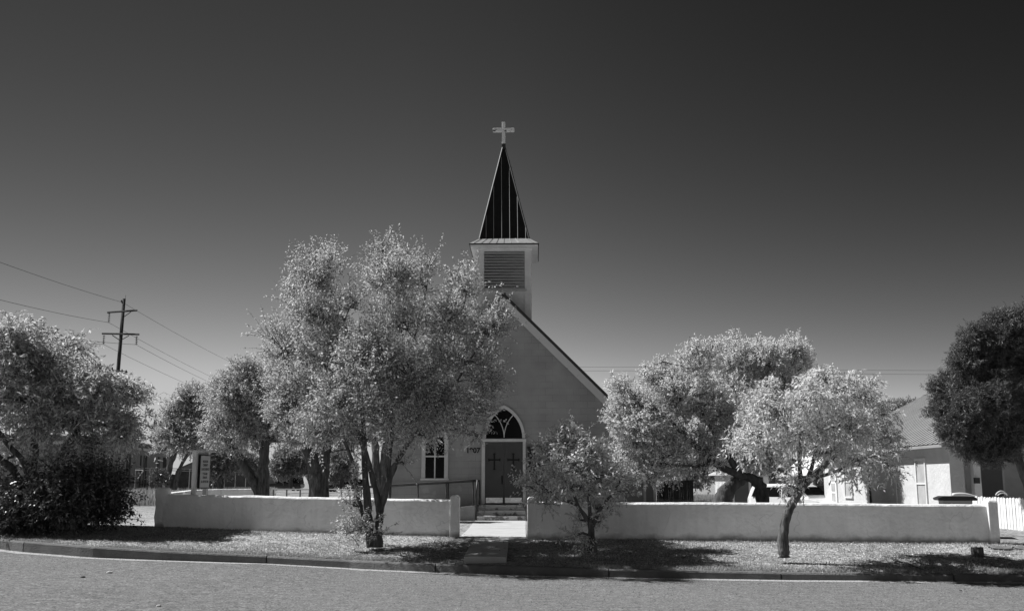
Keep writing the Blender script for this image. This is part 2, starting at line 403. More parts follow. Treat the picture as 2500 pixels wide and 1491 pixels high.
# ------------------------------------------------------------------ stucco walls
def stucco_run(name, mt, pts, thick, parent, seed=0, lump=.012, seg=.14, cap=True):
    """pts: (x, y, z0, z1); cross-section with a rounded top swept along the points"""
    m = MB(); prof_n = 11
    path = []
    for (a, b) in zip(pts[:-1], pts[1:]):
        L_ = math.hypot(b[0]-a[0], b[1]-a[1]); n = max(1, int(L_/seg))
        for i in range(n): path.append(tuple(a[k]+(b[k]-a[k])*i/n for k in range(4)))
    path.append(pts[-1])
    ref = min(p[2] for p in pts)
    for i, p in enumerate(path):
        q0, q1 = path[max(i-1, 0)], path[min(i+1, len(path)-1)]
        d = Vector((q1[0]-q0[0], q1[1]-q0[1], 0)).normalized(); nrm = Vector((-d.y, d.x, 0))
        h = thick/2; z0, z1 = p[2]-.15, p[3]
        z1 += lump*1.1*mnoise.noise(Vector((p[0]*1.7, p[1]*1.7, seed))) + lump*.6*mnoise.noise(Vector((p[0]*6, p[1]*6, seed+4)))
        pr = [(-h, z0), (-h, z0+.3*(z1-z0)), (-h, z0+.65*(z1-z0)), (-h, z1-.045), (-h*.8, z1-.012), (0, z1), (h*.8, z1-.012), (h, z1-.045), (h, z0+.6*(z1-z0)), (h, z0+.3*(z1-z0)), (h, z0)]
        for j, (o_, z) in enumerate(pr):
            e = lump*mnoise.noise(Vector((p[0]*2.2+j*.01, z*3, seed+j*.3))) if 0 < j < 10 else 0
            s_ = -1 if o_ < 0 else 1
            q = Vector((p[0], p[1], 0)) + nrm*(o_+s_*e)
            m.v.append((q.x, q.y, z-ref))
    n = len(path)
    for i in range(n-1):
        for j in range(prof_n-1):
            m.f.append((i*prof_n+j, i*prof_n+j+1, (i+1)*prof_n+j+1, (i+1)*prof_n+j))
    if cap:
        m.f.append(tuple(range(prof_n-1, -1, -1))); m.f.append(tuple((n-1)*prof_n+j for j in range(prof_n)))
    return m.build(name, mt, parent, smooth=False, loc=(0, 0, ref))

M_stucco = stucco_mat('white_stucco', .86)
def wall_pt(px, Y, ytop):
    p = P(px, ytop, Y); return (p.x, Y, ZWx(p.x), p.z)
def pillar(parent, px0, px1, Y, ytop, seed, d=.3, lump=.01):
    a, b = P(px0, ytop, Y), P(px1, ytop, Y); z0 = -0.05; n = 12; zf = ZWx(a.x)
    m = MB(); mx_, my_ = (a.x+b.x)/2, Y+d/2; hw, hd = (b.x-a.x)/2, d/2
    prof = [(0, 0), (.15, 0), (.3, 0), (.5, 0), (.7, 0), (.85, 0), (.95, 0), (1, .012)]
    H = a.z-zf
    ringn = 16; k = 0
    for i, (t, ins) in enumerate(prof+[(1.0, .045)]):
        z = z0+(H-z0)*t - (.022 if i == len(prof)-1 else 0) + (.0 if i < len(prof) else .0)
        for j in range(ringn):
            th = 2*math.pi*(j+.5)/ringn
            c, s_ = math.cos(th), math.sin(th); pw_ = 0.22
            x = math.copysign(abs(c)**pw_, c)*(hw-ins); y = math.copysign(abs(s_)**pw_, s_)*(hd-ins)
            e = 1+lump*6*mnoise.noise(Vector((x*4, y*4, z*3+seed)))
            m.v.append((x*e, y*e, z + (0.006 if i == len(prof) else 0)))
    nn = len(prof)+1
    for i in range(nn-1):
        for j in range(ringn): m.f.append((i*ringn+j, i*ringn+(j+1) % ringn, (i+1)*ringn+(j+1) % ringn, (i+1)*ringn+j))
    m.f.append(tuple((nn-1)*ringn+j for j in range(ringn)))
    return m.build('pillar', M_stucco, parent, loc=(mx_, my_, zf))

yl = lambda px: float(np.interp(px, [380, 1117], [25.5, 23.75]))
yr = lambda px: float(np.interp(px, [1288, 2434], [23.05, 21.5]))
fw = thing('yard_wall', 'low white stucco wall left of the church steps, with a chipped pillar at its far left end', 'wall')
stucco_run('wall_panel', M_stucco, [wall_pt(404, yl(404)+.12, 1206), wall_pt(640, yl(640)+.12, 1210), wall_pt(1105, yl(1105)+.12, 1219)], .22, fw, 1)
pillar(fw, 380, 409, yl(395)-.02, 1190, 3, .38, .035)
pillar(fw, 1098.5, 1122.5, yl(1110)-.03, 1209, 8, .26)
fr = thing('yard_wall', 'long low white stucco wall right of the church steps, behind the small tree and the leaning trunk', 'wall')
stucco_run('wall_panel', M_stucco, [wall_pt(1302, yr(1302)+.12, 1224), wall_pt(1900, yr(1900)+.12, 1226.5), wall_pt(2418, yr(2418)+.12, 1231)], .22, fr, 5)
pillar(fr, 1287, 1310, yr(1298)-.03, 1213, 12, .26)
pillar(fr, 2411, 2436, yr(2424)-.03, 1220, 15, .26)
# rear yard wall behind the sign
bw = thing('yard_wall', 'white stucco wall at the back left of the churchyard, running behind the sign', 'wall')
a = P(402, 1203, 26.2); b = P(470, 1194, 41); c = P(655, 1191, 46)
stucco_run('wall_panel', M_stucco, [(a.x, a.y, .6, a.z), (b.x, b.y, .5, 1.38), (c.x, c.y, .5, 1.40)], .22, bw, 21)

# ------------------------------------------------------------------ church
YAW = math.radians(1.2); CY = 33.8
CO = Vector((P(1229.5, 1180, CY).x, CY, 0))
cx_, cs_ = math.cos(YAW), math.sin(YAW)
def CL(px, py, yl_):
    """local (x, z) of the photo pixel on the church plane local y = yl_"""
    r = ray(px, py); o_ = Vector((0, 0, EYE))-CO
    # local axes: x=(cos,-sin), y=(sin,cos)
    ox, oy = o_.x*cx_-o_.y*cs_, o_.x*cs_+o_.y*cx_
    rx, ry = r.x*cx_-r.y*cs_, r.x*cs_+r.y*cx_
    k = (yl_-oy)/ry
    return (ox+rx*k, EYE+r.z*k)
ch = thing('church', 'white block church with steep gable, dark metal spire and weathered cross', 'church', CO, -YAW)
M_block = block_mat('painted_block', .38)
M_tower = mat('tower_siding', .58, .8, .08, 5, .2, 25)
xl = -3.95; xr = 3.93
rk = -.38                                    # front plane of the rake boards
ax, az = CL(1230, 717, rk)
bx_, bz_ = CL(1495, 976, rk)
slope = (az-bz_)/(bx_-ax)
eave_x = 4.35
def roof_z(x): return az-abs(x-ax)*slope
ZE = roof_z(eave_x)
CLEN = 15.0; th = .12
wl = MB()
wz = roof_z(xr)-.22
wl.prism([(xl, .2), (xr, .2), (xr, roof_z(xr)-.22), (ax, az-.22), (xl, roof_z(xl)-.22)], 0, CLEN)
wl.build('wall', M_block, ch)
M_rooft = mat('dark_roof_metal', .035, .45, .2, 6, spec=.5)
rf = MB()
for s_ in (-1, 1):
    e = ax+s_*(eave_x-ax) if s_ > 0 else ax-(eave_x-ax)
    rf.prism([(ax, az), (e, roof_z(e)), (e, roof_z(e)-.08), (ax, az-.11)] if s_ > 0 else [(ax, az), (ax, az-.11), (e, roof_z(e)-.08), (e, roof_z(e))], rk-.02, CLEN+.3)
    for k in range(1, 1): pass
roof_o = rf.build('roof', M_rooft, ch)
sm = MB()
for s_ in (-1, 1):
    for k in range(38):
        y = rk+.02+k*.41; e = ax+s_*(eave_x-ax-.02)
        sm.add([(ax, y, az+.005), (ax, y+.03, az+.005), (e, y+.03, roof_z(e)+.005), (e, y, roof_z(e)+.005), (ax, y, az+.035), (ax, y+.03, az+.035), (e, y+.03, roof_z(e)+.035), (e, y, roof_z(e)+.035)],
               [(0, 3, 2, 1), (4, 5, 6, 7), (0, 1, 5, 4), (1, 2, 6, 5), (2, 3, 7, 6), (3, 0, 4, 7)])
sm.box(ax-.06, ax+.06, rk-.05, CLEN+.3, az-.02, az+.03)
sm.build('roof_seam', M_rooft, roof_o)
# rake boards and soffit
def rake(s_):
    m = MB(); n = 60; e = (eave_x-ax-.03)
    for i in range(n):
        t0, t1 = e*i/n, e*(i+1)/n
        def q(t): 
            j = .012*mnoise.noise(Vector((t*9, s_, 0)))+.01*mnoise.noise(Vector((t*25, s_, 3)))
            return (roof_z(ax+t)-.10, roof_z(ax+t)-.415+j)
        (a1, b1), (a2, b2) = q(t0), q(t1)
        x0, x1 = ax+s_*t0, ax+s_*t1
        pts = [(x0, b1), (x1, b2), (x1, a2), (x0, a1)]
        if s_ < 0: pts = pts[::-1]
        m.prism(pts, rk, rk+.035)
    o = m.build('rake_board', M_rake, ch)
    m2 = MB()
    x0, x1 = ax, ax+s_*e
    m2.add([(x0, rk+.036, az-.235), (x1, rk+.036, roof_z(x1)-.235), (x1, .02, roof_z(x1)-.235), (x0, .02, az-.235),
            (x0, rk+.036, az-.20), (x1, rk+.036, roof_z(x1)-.20), (x1, .02, roof_z(x1)-.20), (x0, .02, az-.20)],
           [(0, 3, 2, 1), (4, 5, 6, 7), (0, 1, 5, 4), (1, 2, 6, 5), (2, 3, 7, 6), (3, 0, 4, 7)])
    m2.build('soffit', M_trim, o)
M_rake = mat('worn_rake_paint', .20, .8, 0, 5, .2, 25, v2=.64, thresh=(.30, .34), stretch=(1, 1, 1))
rake(1); rake(-1)

def arch(w_, zs, zt, n=12, x0=0.0):
    """points (x,z) of a pointed arch from left spring over the apex to right spring"""
    h = zt-zs; hw = w_/2
    r = (hw*hw+h*h)/(2*hw); out = []
    a1 = math.atan2(h, -(hw-r) if False else (r-hw))
    for i in range(n+1):
        a = a1*i/n; out.append((x0-hw+r-r*math.cos(a), zs+r*math.sin(a)))
    right = [(2*x0-x, z) for x, z in out[::-1]][1:]
    return out+right
def gothic_window(parent, name, xc, w_in, z0, zs, zt, fwid, transom, lab=None, tracery=True):
    o_in = [(xc-w_in/2, z0)]+arch(w_in, zs, zt, 12, xc)+[(xc+w_in/2, z0)]
    wo_ = w_in+2*fwid
    o_out = [(xc-wo_/2, z0)]+arch(wo_, zs, zt+fwid*1.25, 12, xc)+[(xc+wo_/2, z0)]
    m = MB(); m.ring(o_out, o_in, -.07, -.003); fr_ = m.build('window', M_trim, parent)
    m = MB(); m.prism(o_in, -.022, -.003); m.build('pane', M_glass, fr_)
    m = MB()
    if transom is not None:
        m.box(xc-.022, xc+.022, -.05, -.023, z0, zs)
        m.box(xc-w_in/2, xc+w_in/2, -.055, -.0235, transom-.025, transom+.025)
    # Y tracery: two arcs springing from the centre
    h = zt-zs; hw = w_in/2; r = (hw*hw+h*h)/(2*hw)
    for s_ in (-1, 1):
        pts = []
        for i in range(11):
            a = i/10*math.asin(min(.99, h*.80/r)); x = xc + s_*(r*(1-math.cos(a))); z = zs+r*math.sin(a)
            pts.append((x, -.036, z))
        m.tube(pts, .016 if transom is None else .014, 6)
    m.build('mullion', M_trim, fr_)
    return fr_
# doorway
dl, _ = CL(1176, 1150, 0); dr, _ = CL(1283.5, 1150, 0); il, _ = CL(1184, 1150, 0); ir, _ = CL(1276.5, 1150, 0)
_, zb = CL(1229, 1230, 0); _, zh_i = CL(1229, 1078, 0); _, zh_o = CL(1229, 1071, 0)
m = MB(); m.box(dl, il, -.09, -.003, zb, zh_i); m.box(ir, dr, -.09, -.003, zb, zh_i); m.box(dl-.02, dr+.02, -.10, -.003, zh_i, zh_o)
m.build('door_frame', M_trim, ch)
_, zk_ = CL(1229, 1214, 0)
mid = (il+ir)/2
M_door = mat('dark_door_paint', .075, .55, .12, 2, .05, 20, spec=.35)
M_iron = mat('black_iron', .012, .6)
M_steel = mat('scuffed_steel', .55, .28, .3, 6, .1, 30, metal=.9)
for s_, (a, b) in ((-1, (il+.004, mid-.006)), (1, (mid+.006, ir-.004))):
    m = MB(); m.box(a, b, -.045, -.003, zb+.02, zh_i-.006); d = m.build('door', M_door, ch)
    m = MB(); m.box(a+.03, b-.03, -.052, -.0455, zb+.04, zk_); m.build('kick_plate', M_steel, d)
    c = (a+b)/2; _, zc0 = CL(1208, 1108, 0); _, zc1 = CL(1208, 1145, 0); _, zcm = CL(1208, 1122, 0)
    m = MB(); m.box(c-.026, c+.026, -.062, -.0455, zc1, zc0)
    m.box(c-.19, c-.0262, -.061, -.0456, zcm-.024, zcm+.024); m.box(c+.0262, c+.19, -.061, -.0456, zcm-.024, zcm+.024)
    for (xx, zz) in ((c, zc0), (c, zc1)):
        m.prism([(xx-.045, zz-.02), (xx+.045, zz-.02), (xx+.03, zz+.03), (xx-.03, zz+.03)], -.068, -.0622)
    for xx in (c-.18, c+.18):
        m.prism([(xx-.02, zcm-.045), (xx+.02, zcm-.045), (xx+.02, zcm+.045), (xx-.02, zcm+.045)], -.068, -.0612)
    m.build('door_cross', M_iron, d)
    if s_ < 0:
        _, zha = CL(1226, 1160, 0); _, zhb = CL(1226, 1181, 0)
        m = MB(); m.box(b-.075, b-.03, -.06, -.0455, zhb, zha); m.tube([(b-.05, -.06, zha-.03), (b-.05, -.10, zha-.06), (b-.05, -.10, zhb+.06), (b-.05, -.06, zhb+.03)], .01, 6)
        m.build('door_handle', M_iron, d)
m = MB(); m.box(il-.02, ir+.02, -.12, -.101, zb, zb+.018); m.build('threshold', M_iron, ch)
# transom window above the door
wa, _ = CL(1186.5, 1068, 0); wb, _ = CL(1275, 1068, 0); _, zs_ = CL(1230, 1069.5, 0); _, zt_ = CL(1230, 997, 0)
gothic_window(ch, 'window', (wa+wb)/2, wb-wa, zs_, zs_+.02, zt_, .09, None)
# side windows
for s_, pxc in ((-1, 1062), (1, 1398)):
    xc, _ = CL(pxc, 1120, 0); _, z0 = CL(pxc, 1167, 0); _, zs2 = CL(pxc, 1082, 0); _, zt2 = CL(pxc, 1042, 0); _, ztr = CL(pxc, 1113.5, 0)
    f_ = gothic_window(ch, 'window', xc, .62, z0, zs2, zt2, .125, ztr)
    m = MB(); m.box(xc-.46, xc+.46, -.11, -.0035, z0-.06, z0-.001); m.build('sill', M_trim, f_)
# year
nx_, nz_ = CL(1155, 1099.5, 0)
text_mesh('year_numeral', '1907', .23, M_iron, ch, (nx_, -.008, nz_), (math.radians(90), 0, 0), bold=.007, depth=.006)
# patched spots of paler paint
M_patch = mat('pale_paint_patch', .39, .9, .1, 6)
for (px, py, rw, rh) in ((1120, 1107, .16, .17), (1110, 1195, .2, .1), (1122, 1193, .12, .13), (1040, 1197, .14, .13), (1050, 1211, .25, .08), (1060, 1203, .08, .1)):
    x_, z_ = CL(px, py, 0); m = MB(); pts = []
    for i in range(18):
        t = 2*math.pi*i/18; k = .75+.5*mnoise.noise(Vector((math.cos(t)*1.6+px, math.sin(t)*1.6, 0)))
        pts.append((x_+rw*k*math.cos(t), z_+rh*k*math.sin(t)))
    m.prism(pts, -.002-.0004*(py % 3), .01); m.build('paint_patch', M_patch, ch)

# tower
ty0 = .12; ty1 = 2.3; tyc = (ty0+ty1)/2
txl, _ = CL(1166, 660, ty0); txr, _ = CL(1297.5, 660, ty0)
_, tz_top = CL(1230, 600, ty0)
txc = (txl+txr)/2; thw = (txr-txl)/2
m = MB(); m.box(txl+.02, txr-.02, ty0+.02, ty1-.02, 5.0, tz_top); tw = m.build('tower', M_tower, ch)
m = MB()
for (a, b) in ((txl, txl+.22), (txr-.23, txr)):
    m.box(a, b, ty0, ty0+.0195, 5.2, tz_top)
for yy in ((ty0, ty0+.2), (ty1-.2, ty1)):
    m.box(txl, txl+.0195, yy[0]+(.02 if yy[0] == ty0 else 0), yy[1], 5.2, tz_top)
    m.box(txr-.0195, txr, yy[0]+(.02 if yy[0] == ty0 else 0), yy[1], 5.2, tz_top)
_, zlt = CL(1230, 613.5, ty0); _, zlb = CL(1230, 706, ty0)
m.box(txl+.2205, txr-.2305, ty0-.002, ty0+.0195, zlt, tz_top)
m.build('corner_board', M_trim, tw)
lx0, _ = CL(1181.5, 660, ty0); lx1, _ = CL(1280, 660, ty0)
M_slat = mat('louvre_slat_paint', .46, .8, .2, 5, .3, 20, stretch=(.4, 1, 3))
lv = MB(); ns = 13; hgt = (zlt-zlb)/ns
for i in range(ns):
    z = zlb+hgt*i; sag = .004*mnoise.noise(Vector((i*3.1, 0, 0)))
    z += sag
    lv.add([(lx0, ty0-.035, z+.0), (lx1, ty0-.035, z-.006), (lx1, ty0+.012, z+hgt*.63), (lx0, ty0+.012, z+hgt*.63+.004),
            (lx0, ty0-.025, z+.018), (lx1, ty0-.025, z+.012), (lx1, ty0+.018, z+hgt*.63+.012), (lx0, ty0+.018, z+hgt*.63+.016)],
           [(0, 1, 2, 3), (7, 6, 5, 4), (0, 4, 5, 1), (1, 5, 6, 2), (2, 6, 7, 3), (3, 7, 4, 0)])
lv.build('louvre', M_slat, tw)
m = MB(); m.box(lx0-.02, lx1+.02, ty0+.0200, ty0+.0225, zlb, zlt); m.build('louvre_gap_shade', M_iron, tw)  # black sheet that paints the shade in the gaps between slats
slx, _ = CL(1178, 708, ty0); srx, _ = CL(1286, 708, ty0)
m = MB(); m.box(slx, srx, ty0-.07, ty0-.0005, zlb-.06, zlb-.005); m.build('louvre_sill', M_slat, tw)
# skirt roof
ek, ez = CL(1146, 594, ty0-.27); ek2, _ = CL(1315, 594, ty0-.27)
exc = (ek+ek2)/2; ehw = (ek2-ek)/2
sp0 = ty0+.06
sa, _ = CL(1170, 582, sp0); sb, _ = CL(1291, 582, sp0); shw = (sb-sa)/2
_, sz = CL(1230, 582.5, sp0)
dep = ty1-ty0; ehd = dep/2+.27; shd = dep/2-.06
def frus(mm, hw0, hd0, z0, hw1, hd1, z1, xc=exc, cap=True):
    a = [(xc-hw0, tyc-hd0, z0), (xc+hw0, tyc-hd0, z0), (xc+hw0, tyc+hd0, z0), (xc-hw0, tyc+hd0, z0)]
    b = [(xc-hw1, tyc-hd1, z1), (xc+hw1, tyc-hd1, z1), (xc+hw1, tyc+hd1, z1), (xc-hw1, tyc+hd1, z1)]
    fs = [(0, 1, 5, 4), (1, 2, 6, 5), (2, 3, 7, 6), (3, 0, 4, 7)]
    if cap: fs += [(3, 2, 1, 0), (4, 5, 6, 7)]
    mm.add(a+b, fs)
M_skirt = mat('grey_standing_seam_metal', .32, .4, .15, 5, spec=.5)
m = MB(); frus(m, ehw, ehd, ez, shw+.01, shd+.01, sz); sk = m.build('skirt_roof', M_skirt, tw)
m = MB(); frus(m, ehw+.012, ehd+.012, ez-.045, ehw+.012, ehd+.012, ez-.001); m.build('skirt_edge', M_dark, sk)
for i in range(9):                       # seams on the skirt, front, sides
    t = (i+.5)/9*2-1
    for sgn in (-1, 1):
        p0 = (exc+t*ehw*.97, tyc+sgn*ehd, ez+.003); p1 = (exc+t*shw, tyc+sgn*(shd+.01), sz+.003); m = MB(); m.tube([p0, p1], .010, 4); m.build('skirt_seam', M_dark, sk)
        p0 = (exc+sgn*ehw, tyc+t*ehd*.97, ez+.003); p1 = (exc+sgn*(shw+.01), tyc+t*shd, sz+.003); m = MB(); m.tube([p0, p1], .010, 4); m.build('skirt_seam', M_dark, sk)
# soffit and fascia under the skirt: an inset white box tapering to the tower
m = MB(); frus(m, ehw-.03, ehd-.03, ez-.10, ehw-.02, ehd-.02, ez-.046); m.build('fascia', M_trim, tw)
m = MB(); frus(m, thw+.03, dep/2+.03, ez-.20, thw+.03, dep/2+.03, ez-.101, xc=txc); m.build('frieze', M_trim, tw)
# spire
cxp, czp = CL(1230, 360, tyc)
M_spire = mat('black_spire_metal', .012, .55, .3, 5, spec=.35)
M_seam = mat('sunlit_seam_metal', .33, .35, .1, 5, spec=.6)  # seams paler than the spire faces: sunlight on them put into the colour
m = MB(); apx = cxp
base = [(exc-shw, tyc-shd, sz+.002), (exc+shw, tyc-shd, sz+.002), (exc+shw, tyc+shd, sz+.002), (exc-shw, tyc+shd, sz+.002)]
tipw = .045; tz = czp-.02
tip = [(apx-tipw, tyc-tipw, tz), (apx+tipw, tyc-tipw, tz), (apx+tipw, tyc+tipw, tz), (apx-tipw, tyc+tipw, tz)]
m.add(base+tip, [(0, 1, 5, 4), (1, 2, 6, 5), (2, 3, 7, 6), (3, 0, 4, 7), (4, 5, 6, 7)]); spo = m.build('spire', M_spire, tw)
m = MB()
def on_face(sgn, axis, off):
    """seam rising vertically from the base until it meets the hip"""
    if axis == 'x':
        hw, hd = shw, shd; t = 1-abs(off)/hw; b = Vector((exc+off, tyc+sgn*hd, sz+.004))
        h = t*(tz-sz)*.985; e = Vector((exc+off+(apx-exc)*t, tyc+sgn*(hd-(hd-tipw)*t*.985), sz+h))
    else:
        hw, hd = shw, shd; t = 1-abs(off)/hd; b = Vector((exc+sgn*hw, tyc+off, sz+.004))
        h = t*(tz-sz)*.985; e = Vector((exc+sgn*(hw-(hw-tipw)*t*.985), tyc+off, sz+h))
    return b, e
for sgn in (-1, 1):
    for off in (-.62, -.36, -.085, .19, .46, .73):
        b, e = on_face(sgn, 'x', off); m = MB(); m.tube([b+Vector((0, sgn*.008, 0)), e+Vector((0, sgn*.008, 0))], .0085, 4); m.build('spire_seam', M_seam, spo)
    for off in (-.8, -.5, -.2, .1, .4, .7):
        b, e = on_face(sgn, 'y', off); m = MB(); m.tube([b+Vector((sgn*.008, 0, 0)), e+Vector((sgn*.008, 0, 0))], .0085, 4); m.build('spire_seam', M_seam, spo)
m = MB()
for i in range(4): m.tube([Vector(base[i]), Vector(tip[i])], [.032, .026], 6)
m.build('hip_cap', M_dark, spo)
# cross
c0x, cz0 = CL(1229.5, 363, tyc); _, cz1 = CL(1229.5, 299, tyc); _, cza = CL(1229.5, 322.5, tyc); _, czb = CL(1229.5, 313.5, tyc); cxa, _ = CL(1203.5, 318, tyc); cxb, _ = CL(1255.5, 318, tyc)
_, czc = CL(1229.5, 352, tyc)
M_cross = mat('flaking_cross_paint', .12, .7, 0, 9, .5, 30, v2=.80, thresh=(.36, .42))
m = MB(); h = .058
m.box(c0x-h, c0x+h, tyc-h, tyc+h, czc, cza); m.box(c0x-h-.002, c0x+h+.002, tyc-h-.002, tyc+h+.002, cza, czb); m.box(c0x-h, c0x+h, tyc-h, tyc+h, czb, cz1)
m.box(cxa, c0x-h-.002, tyc-h, tyc+h, cza, czb); m.box(c0x+h+.002, cxb, tyc-h, tyc+h, cza, czb)
cr = m.build('cross', M_cross, ch, bevel=.012)
m = MB(); frus(m, .062, .062, tz-.12, .062, .062, czc, xc=apx); m.build('cross_collar', M_dark, cr)

# annex on the right
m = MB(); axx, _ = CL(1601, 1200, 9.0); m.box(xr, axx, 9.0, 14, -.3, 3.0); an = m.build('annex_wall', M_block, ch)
m = MB(); m.prism([(xr, 3.75), (xr, 3.62), (axx+.3, 2.95), (axx+.3, 3.07)], 8.7, 14.2); m.build('annex_roof', M_rooft, an)
m = MB(); a1, _ = CL(1578, 1200, 9.0); a2, _ = CL(1596, 1200, 9.0)
m.box(a1-.12, a1-.02, 8.96, 8.999, -.2, 2.2); m.box(a2-.02, a2+.10, 8.96, 8.999, -.2, 2.95); m.build('annex_trim', M_trim, an)
m = MB(); m.box(a1-.018, a2-.022, 8.975, 8.999, -.2, 2.2); m.build('annex_door', mat('grey_door', .22, .6), an)

# entry steps
st = thing('entry_steps', 'three concrete steps with flaking white paint below the church double door', 'steps', CO, -YAW)
M_step = mat('flaking_step_paint', .22, .85, 0, 4.0, .5, 30, v2=.74, thresh=(.40, .5))
sx0, _ = CL(1161.5, 1250, -1.2); sx1, _ = CL(1284, 1250, -1.2)
z_top = zb-.01; zg = .50; hr = (z_top-zg)/3
for i, (y0, y1) in enumerate(((-1.32, -.985), (-.98, -.645), (-.64, -.003))):
    n = 40; m = MB(); z1 = zg+hr*(i+1)-.0
    j0 = i*7
    pts = []
    m.box(sx0+.01*i, sx1-.01*i, y0, y1, .2, z1)
    m.build('step', M_step, st, bevel=.02)

# ramp beside the wall and its pipe rails
rp = thing('access_ramp', 'concrete wheelchair ramp climbing along the church front to the door', 'ramp', CO, -YAW)
m = MB(); ra = -.80; rb, _ = CL(870, 1230, -1.3)
m.prism([(sx0-.02, .3), (sx0-.02, z_top), (rb, z_top-.45), (rb, .3)], -1.30, -.012); m.build('ramp_slab', M_conc, rp)
M_rail = mat('rusty_dark_pipe', .04, .5, .5, 12, spec=.5)
hrail = thing('handrail', 'dark pipe handrail sloping along the ramp beside the church steps', 'handrail', CO, -YAW)
def zrail(x, y_=-1.25):
    xa, za = CL(1161, 1171.5, y_); xb_, zb_ = CL(900, 1187, y_); return za+(zb_-za)*min(1.6, max(0, (xa-x)/(xa-xb_)))
m = MB()
fa, _ = CL(1161, 1200, -1.25); fb, _ = CL(1166, 1200, -1.25)
for y_, xe in ((-1.25, fa), (-.14, CL(1171.5, 1200, -.14)[0])):
    pts = [(rb+i*(xe-rb)/10, y_, zrail(rb+i*(xe-rb)/10)+(0 if y_ < -1 else -.02)) for i in range(11)]
    m.tube(pts, .027, 8)
m.build('rail', M_rail, hrail, smooth=True)
for pxp in (882, 951, 1020.5, 1089.5, 1155):
    x_, _ = CL(pxp, 1200, -1.25); m = MB(); m.tube([(x_, -1.25, .6), (x_, -1.25, zrail(x_)-.02)], .02, 8); m.build('post', M_rail, hrail, smooth=True)
for pxp in (954, 1094, 1171):
    x_, _ = CL(pxp, 1200, -.14); m = MB(); m.tube([(x_, -.14, .6), (x_, -.14, zrail(x_)-.04)], .02, 8); m.build('post', M_rail, hrail, smooth=True)
m = MB(); m.tube([(fa+.03, -1.34, .48), (fa+.03, -1.34, 1.35), (fa+.06, -1.30, zrail(fa)+.01)], .024, 8); m.build('end_post', M_rail, hrail, smooth=True)

# notice board
nb = thing('notice_board', 'dark glass-fronted notice case on the church wall right of the door', 'notice board', CO, -YAW)
n0, nzt = CL(1289, 1089.5, -.15); n1, _ = CL(1352, 1089.5, -.15); _, nzb = CL(1300, 1160, -.15)
M_nb = mat('dark_case_wood', .03, .6, .2, 5)
m = MB(); m.box(n0, n0+.06, -.15, -.003, nzb, nzt-.06); m.box(n1-.06, n1, -.15, -.003, nzb, nzt-.06); m.box(n0, n1, -.15, -.003, nzb-.06, nzb); m.box(n0-.03, n1+.03, -.17, -.003, nzt-.06, nzt)
m.build('case', M_nb, nb)
m = MB(); m.box(n0+.061, n1-.061, -.06, -.003, nzb+.001, nzt-.061); m.build('backing', mat('felt_board', .03, .9), nb)
m = MB(); m.box(n0+.09, n1-.09, -.085, -.061, nzt-.19, nzt-.10); hd = m.build('header_strip', mat('header_grey', .12, .7), nb)
text_mesh('header_lettering', 'MAGDALENA CHURCH', .062, mat('letter_grey', .45, .7), hd, ((n0+n1)/2, -.0865, nzt-.146), (math.radians(90), 0, 0), bold=.001, depth=.001)

# ------------------------------------------------------------------ churchyard sign
SY = 33.0; sA = P(473, 1200, SY-.3); sB = P(501, 1200, SY+.48)
ang = math.atan2(sB.y-sA.y, sB.x-sA.x); LS = math.hypot(sB.x-sA.x, sB.y-sA.y)
sg = thing('church_sign', 'white wooden church sign on two posts with a lettered panel, behind the low wall', 'sign', (sA.x, sA.y, .5), ang)
_z = P(476, 1102, SY-.3).z-.5
M_sign = mat('sign_white', .50, .7, .08, 5, .1, 20)
for x_ in (-.0, LS):
    m = MB(); m.box(x_-.065, x_+.065, -.065, .065, -.1, _z); m.build('post', M_sign, sg)
m = MB(); m.box(.066, LS-.066, -.03, .06, .98, _z-.03); m.build('board', M_sign, sg)
m = MB(); m.box(-.2, LS+.2, -.18, .18, _z, _z+.04); m.build('cap', M_sign, sg)
zp0, zp1 = .99, _z-.09
m = MB(); m.box(.05, LS-.03, -.14, -.085, zp0, zp1); pn = m.build('panel_frame', M_iron, sg)
m = MB(); m.box(.085, LS-.065, -.150, -.1405, zp0+.03, zp1-.03); pf = m.build('panel', mat('sign_panel', .44, .6, .06, 5), pn)
M_ink = mat('sign_ink', .05, .7)
lines = ['MAGDALENA', 'COMMUNITY', 'CHURCH SERVICES', '9:15AM', 'SUNDAYS', 'ALL ARE WELCOME']
ph_ = zp1-zp0
for i, tx in enumerate(lines):
    zz = zp1-ph_*(.20, .31, .435, .57, .68, .80)[i]
    wid = {0: .5, 1: .5, 2: .78, 3: .45, 4: .42, 5: .74}[i]*LS*.9
    t = text_mesh('lettering', tx, .105, M_ink, pf, (LS/2+.01, -.1515, zz), (math.radians(90), 0, 0), bold=.003, depth=.0008)
    t.scale[0] = wid/max(.01, t.dimensions[0]) if t.dimensions[0] > 0 else .5
# ------------------------------------------------------------------ trees
OVR = .12; DM = 3.0; LS_ = 1.08
def norm(a): return a/np.maximum(1e-9, np.linalg.norm(a, axis=-1, keepdims=True))
def build_leaves(name, B, D, L, Wd, mt, parent, rng, updown=0.0):
    n = len(B); D = norm(D)
    rnd = rng.normal(size=(n, 3)); rnd[:, 2] += updown
    side = norm(np.cross(D, rnd)); nrm = np.cross(side, D)
    L = L.reshape(-1, 1); Wd = Wd.reshape(-1, 1)
    droop = np.zeros((n, 3)); droop[:, 2] = -1
    v0 = B; v1 = B+D*L*.42+side*Wd*.5+nrm*Wd*.18; v2 = B+D*L+droop*L*.15; v3 = B+D*L*.42-side*Wd*.5+nrm*Wd*.18
    V = np.stack([v0, v1, v2, v3], 1).reshape(-1, 3); F = np.arange(n*4).reshape(-1, 4)
    return poly_mesh(name, V, F, mt, parent)
